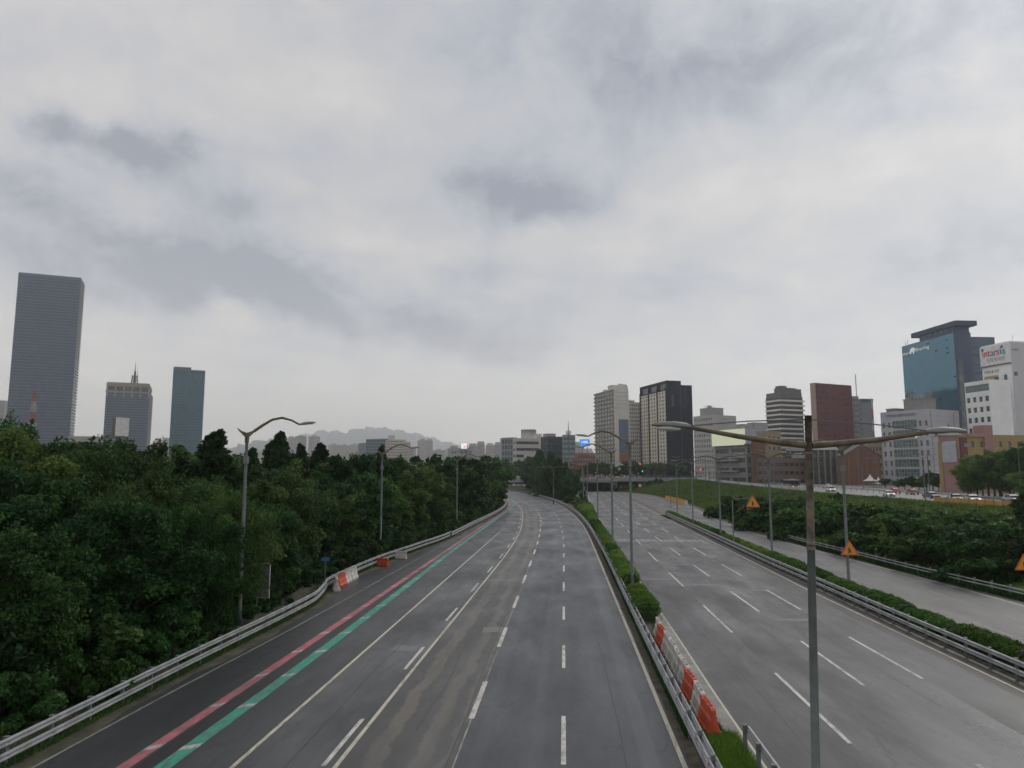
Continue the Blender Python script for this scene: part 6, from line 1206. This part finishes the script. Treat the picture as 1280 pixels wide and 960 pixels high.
# ------------------------------------------------------------------ vehicles
tyre = mat('tyre', (.02, .02, .02), .85); rim = mat('rim', (.3, .3, .3), .3, .7); cg = mat('car_glass', (.02, .025, .03), .25, spec=.25, var=.02); hl = mat('headlight_on', (.8, .8, .75), .2, emit=(1, .95, .82), es=.9, var=0); tl_ = mat('tail_light', (.45, .02, .02), .3, emit=(1, .06, .03), es=.25, var=0); plate = mat('plate', (.6, .6, .6), .5); trim = mat('car_trim', (.03, .03, .03), .5)
def carpaint(n, c): 
    m = mat(n, c, .42, .0, spec=.35, var=.01); m.node_tree.nodes['Principled BSDF'].inputs['Coat Weight'].default_value = .12; return m
def car(name, paint, label, loc, rz, L=4.5, Wd=1.8, H=1.45, kind='sedan', cat='car', lights=True):
    o = empty(name, loc, rz, label, cat)        # faces +x
    h = L/2; st = {'sedan': [(-h, .55, .95, .80), (-h+.15, .35, 1.0, .93), (-h+.9, .28, 1.04, 1), (-h+1.6, .26, .95, 1), (h-1.5, .26, .92, 1), (h-.7, .28, .84, .97), (h-.15, .32, .72, .88), (h, .42, .62, .74)],
                   'suv': [(-h, .5, 1.05, .85), (-h+.12, .35, 1.12, .95), (-h+.9, .3, 1.12, 1), (-h+1.6, .28, 1.08, 1), (h-1.4, .28, 1.05, 1), (h-.6, .3, 1.0, .97), (h-.1, .35, .86, .9), (h, .45, .72, .78)]}[kind]
    b = MB(); n = 10; w = Wd/2
    for x, zl, zh, k in st:
        m_ = (zl+zh)/2
        for yy, z in ((-w*k*.86, zl), (-w*k*.98, zl+.12), (-w*k, m_), (-w*k*.96, zh-.06), (-w*k*.80, zh), (w*k*.80, zh), (w*k*.96, zh-.06), (w*k, m_), (w*k*.98, zl+.12), (w*k*.86, zl)): b.v.append((x, yy, z))
    for r in range(len(st)-1):
        for j in range(n): a = r*n; b.f.append((a+j, a+n+j, a+n+(j+1) % n, a+(j+1) % n)); b.m.append(0)
    b.f.append(tuple(range(n))); b.m.append(0); b.f.append(tuple((len(st)-1)*n+n-1-j for j in range(n))); b.m.append(0); b.obj('body', paint, o, True)
    zb_ = .93 if kind == 'sedan' else 1.08; xr_, xf = (-h+.75, h-1.35) if kind == 'sedan' else (-h+.15, h-1.3); tr, tf = (-h+1.45, h-2.15) if kind == 'sedan' else (-h+.5, h-1.95)
    b = MB()
    for z, x0, x1, k in ((zb_, xr_, xf, .86), ((zb_+H)/2+.05, (xr_+tr)/2-.05, (xf+tf)/2+.05, .80), (H-.05, tr, tf, .70)): b.v += [(x0, -w*k, z), (x1, -w*k, z), (x1, w*k, z), (x0, w*k, z)]
    for r in (0, 4):
        for j in range(4): b.f.append((r+j, r+(j+1) % 4, r+4+(j+1) % 4, r+4+j)); b.m.append(0)
    b.obj('windows', cg, o)
    b = MB(); b.v = [(tr-.05, -w*.71, H-.05), (tf+.05, -w*.71, H-.05), (tf+.05, w*.71, H-.05), (tr-.05, w*.71, H-.05), (tr+.15, -w*.6, H), (tf-.15, -w*.6, H), (tf-.15, w*.6, H), (tr+.15, w*.6, H)]; b.f = [(4, 5, 6, 7), (0, 1, 5, 4), (1, 2, 6, 5), (2, 3, 7, 6), (3, 0, 4, 7)]; b.m = [0]*5; rf = b.obj('roof', paint, o)
    b = MB()
    for s in (-1, 1):
        for xa, xb in (((xf, tf)), ((xr_, tr)), ((xf+xr_)/2, (tf+tr)/2)): b.tube([(xa, s*w*.865, zb_), ((xa+xb)/2+(.05 if xa > 0 else -.05), s*w*.81, (zb_+H)/2+.05), (xb, s*w*.71, H-.04)], .035, 5)
    b.obj('pillars', paint, o, kind='stuff')
    for x in (-h+.85, h-.9):
        for s in (-1, 1):
            b = MB(); b.tube([(x, s*(w-.22), .32), (x, s*(w+.0), .32)], .32, 16); wo = b.obj('wheel', tyre, o); b = MB(); b.tube([(x, s*(w-.02), .32), (x, s*(w+.015), .32)], .2, 12); b.obj('rim', rim, wo)
    for s in (-1, 1):
        zf = .68 if kind == 'sedan' else .82; b = MB(); b.box((h-.12, s*w*.66, zf), (.14, .2, .08)); b.obj('headlight', hl if lights else plate, o); b = MB(); b.box((-h+.06, s*w*.7, .82 if kind == 'sedan' else .95), (.08, .18, .09)); b.obj('tail_light', tl_, o)
        b = MB(); b.box((xf-.15, s*(w+.08), zb_+.05), (.07, .1, .07)); b.obj('mirror', paint, o)
    b = MB(); b.box((h-.02, 0, .5), (.05, .42, .1)); b.obj('grille', trim, o); b = MB(); b.box((-h+.0, 0, .6), (.03, .25, .06)); b.obj('number_plate', plate, o)
    return o
wpn = carpaint('car_white', (.55, .55, .55)); spn = carpaint('car_silver', (.36, .37, .39)); bpn = carpaint('car_black', (.02, .02, .024)); rpn = carpaint('car_red', (.35, .04, .03)); opn = carpaint('car_taxi_orange', (.55, .17, .03)); gpn = carpaint('car_grey', (.10, .10, .11))
def on_road(u, v, X):     # find y where (X,y,zr) is seen at column u
    best = min(range(60, 430), key=lambda y: abs(640+FPX*((X*_rt.x+y*_rt.y)/(X*_fw.x+y*_fw.y+(zr(y)-CAM_H)*_fw.z))-u)); return best
for u, X, rz, L, H, kind, pt, name, lab, lit in [
  (1215, 75.5, -105, 4.6, 1.45, 'sedan', spn, 'sedan', 'silver sedan with headlights on, nearest car above the right end of the orange fence', True),
  (1196, 75.6, -112, 4.5, 1.45, 'sedan', bpn, 'sedan', 'black sedan with headlights on, close behind the silver sedan', True),
  (1166, 79.0, -88, 4.5, 1.5, 'sedan', gpn, 'sedan', 'dark grey sedan partly hidden behind the black sedan', False),
  (1111, 75.6, -100, 4.6, 1.47, 'sedan', wpn, 'sedan', 'white sedan with headlights on, right of the white tent', True),
  (1038, 75.6, -95, 4.6, 1.62, 'suv', wpn, 'suv', 'white suv just right of the nearest rusty lamp pole', True),
  (1118, 88.0, 88, 4.4, 1.45, 'sedan', rpn, 'sedan', 'dark red sedan on the far lanes behind the white sedan', False),
  (1140, 88.5, 88, 4.4, 1.45, 'sedan', rpn, 'sedan', 'second dark red car on the far lanes, left of the lamp post', False),
  (1268, 82, -95, 4.6, 1.5, 'sedan', spn, 'sedan', 'silver car at the right edge of the view', False),
  (1035, 88.5, 90, 4.5, 1.45, 'sedan', wpn, 'taxi', 'white taxi on the far lanes behind the white suv', False),
  (939, 88, 90, 4.5, 1.45, 'sedan', opn, 'taxi', 'orange taxi with red tail lights before the screen building', False),
  (963, 92, 90, 5.2, 2.3, 'suv', wpn, 'van', 'white van in front of the low dark brown building', False),
  (918, 90, 90, 4.5, 1.45, 'sedan', gpn, 'sedan', 'grey car in the far queue before the screen building', False),
  (884, 89, 90, 4.5, 1.45, 'sedan', rpn, 'sedan', 'red car in the queue under the red traffic light', False),
  (874, 91, 90, 4.5, 1.45, 'sedan', opn, 'sedan', 'orange red car waiting in the queue left of the red traffic light', False),
  (864, 80, -90, 4.6, 1.6, 'suv', wpn, 'sedan', 'pale car at the foot of the navy hotel wall', False),
  (834, 77, -90, 4.6, 1.5, 'sedan', wpn, 'sedan', 'white sedan right of the corner of the hotel tower', False),
  (820, 77, -90, 4.6, 1.5, 'sedan', wpn, 'sedan', 'white sedan left of the corner of the hotel tower', False)]:
    y = on_road(u, 0, X); car(name, pt, lab, (X, y, zr(y)+.02), R(rz), L, 1.85, H, kind, name if name in ('taxi', 'van') else 'car', lit)
# cars on the bridge deck
car('sedan', spn, 'silver car crossing the bridge over the underpass, left one', (16, 412, 6.6), 0, cat='car'); car('sedan', rpn, 'dark car with red lights crossing the bridge over the underpass', (25.5, 412, 6.6), math.pi, cat='car', lights=True)
car('van', spn, 'pale van standing left of the mouth of the underpass', (RL(392)-3.6, 392, .0), R(-90), 5.2, 2.0, 2.4, 'suv', 'van', False)
# bus
X = 76; y = on_road(989, 0, X); o = empty('bus', (X, y, zr(y)), R(-90), 'dark city bus with coloured panels along its side, left of the nearest lamp pole', 'bus'); L, Wd, H = 9.5, 1.25, 3.0
b = MB(); b.box((0, 0, .95), (L/2, Wd, .6)); b.obj('body', mat('bus_purple', (.11, .055, .09), .4), o); b = MB(); b.box((0, 0, 2.85), (L/2-.03, Wd-.04, .14)); b.box((.8, 0, 3.1), (1.6, .7, .12)); b.obj('roof', mat('bus_roof', (.36, .36, .38), .5), o)
for s in (-1, 1):
    for k in range(7): b = MB(); b.box((-L/2+.75+k*1.33, s*(Wd-.06), 2.1), (.6, .05, .52)); b.obj('window', cg, o)
    b = MB(); b.box((-.5, s*(Wd+.0), 1.1), (2.6, .03, .34)); b.obj('side_panel', mat('bus_panel', (.40, .20, .12), .5), o)
    for x in (-L/2+2, L/2-2): b = MB(); b.tube([(x, s*(Wd-.25), .48), (x, s*(Wd+.01), .48)], .48, 14); b.obj('wheel', tyre, o)
    b = MB(); b.box((L/2-.01, s*.85, .8), (.06, .2, .12)); b.obj('headlight', hl, o)
    b = MB(); b.box((-L/2, s*.9, 1.0), (.05, .15, .25)); b.obj('tail_light', tl_, o)
b = MB(); b.box((0, 0, 2.1), (L/2-.1, Wd-.14, .55)); b.obj('cabin', trim, o); b = MB(); b.box((L/2-.02, 0, 2.0), (.06, Wd-.1, .62)); b.obj('windscreen', cg, o)
# ------------------------------------------------------------------ trees of the upper road
leafF = leafmat('leaf_light', (.05, .10, .022), (.09, .165, .034), (.14, .22, .055))
protos['street'] = [tree_proto('street_tree', 'round', 3.3, 2.4, 9, 44, 200, .22, leafE, 91, label='street tree'), tree_proto('street_tree', 'round', 3.0, 2.2, 8.4, 44, 200, .22, leafA, 92, label='street tree')]
protos['roadside'] = [tree_proto('street_tree', 'round', 3.2, 2.0, 9, 60, 200, .17, leafF, 93, droop=.4, label='street tree'), tree_proto('street_tree', 'spread', 3.0, 2.2, 8.8, 60, 200, .17, leafE, 94, droop=.4, label='street tree')]
def stree(u, vt, Y, label, k=1.0, kind='street', H=9.0, grp='street trees of the upper road'):
    p = at_y(u, vt, Y); z = zr(Y) if Y < 404 else 6.4; s = (p.z-z)/H; return plant(kind, p.x, Y, z, s*k, label, grp, s)
for u, v, Y, k in [(1207, 578, 182, 1.0), (1218, 569, 184, 1.1), (1232, 566, 182, 1.15), (1246, 565, 180, 1.1), (1258, 563, 176, 1.15), (1270, 559, 172, 1.1), (1282, 556, 165, 1.1), (1226, 585, 176, 1.2), (1264, 580, 170, 1.2), (1250, 588, 172, 1.2), (1240, 580, 176, 1.2), (1212, 596, 178, 1.4), (1276, 590, 160, 1.2)]: stree(u, v-3, Y, 'light green roadside tree hiding the lower part of the ochre building', k, 'roadside')
for u, v, Y in [(1165, 589, 232), (1157, 594, 236), (1148, 597, 240), (1139, 594, 242), (1130, 597, 244), (1121, 600, 246), (1106, 597, 262), (1172, 592, 228)]: stree(u, v, Y, 'dark low tree at the foot of the grey panelled office', 1.5)
for u, v, Y in [(788, 574, 470), (796, 578, 460), (760, 578, 450), (750, 576, 455), (741, 577, 450), (775, 586, 455), (768, 583, 450), (803, 580, 470), (812, 578, 480), (822, 576, 480), (838, 578, 480), (850, 580, 480), (860, 582, 480), (732, 580, 455), (724, 584, 450), (783, 580, 470), (757, 584, 440)]: stree(u, v, Y, 'dark street tree beyond the bridge, '+('at the foot of the hotel tower' if u > 797 else 'at the foot of the mural building' if u > 765 else 'above the underpass'), 1.4, grp='street trees beyond the underpass')
for u, v, Y in [(1018, 552, 420), (1062, 549, 430), (1070, 552, 420), (985, 566, 335), (978, 570, 330), (972, 576, 332)]: stree(u, v, Y, 'tree top showing between the roofs behind the brick buildings', .5, grp='tree tops among the buildings')
# ------------------------------------------------------------------ haze
b = MB(); b.box((0, 5480, 400), (8020, 6000, 401.5)); hz_ = b.obj('haze', [], kind='stuff')
hm = D.materials.new('haze'); hm.use_nodes = True; t_ = hm.node_tree; t_.nodes.remove(t_.nodes['Principled BSDF']); pv = N(t_, 'ShaderNodeVolumePrincipled', inp={'Density': .00015, 'Anisotropy': .72}); pv.inputs['Color'].default_value = (.97, .99, 1, 1)
LK(t_, pv.outputs[0], t_.nodes['Material Output'].inputs['Volume']); hz_.data.materials.append(hm)
for o in list(sc.objects):      # prototypes that were never planted
    if o.name in COL.objects and o.location.z < -400 and not o.parent:
        for c in list(o.children): D.objects.remove(c)
        D.objects.remove(o)
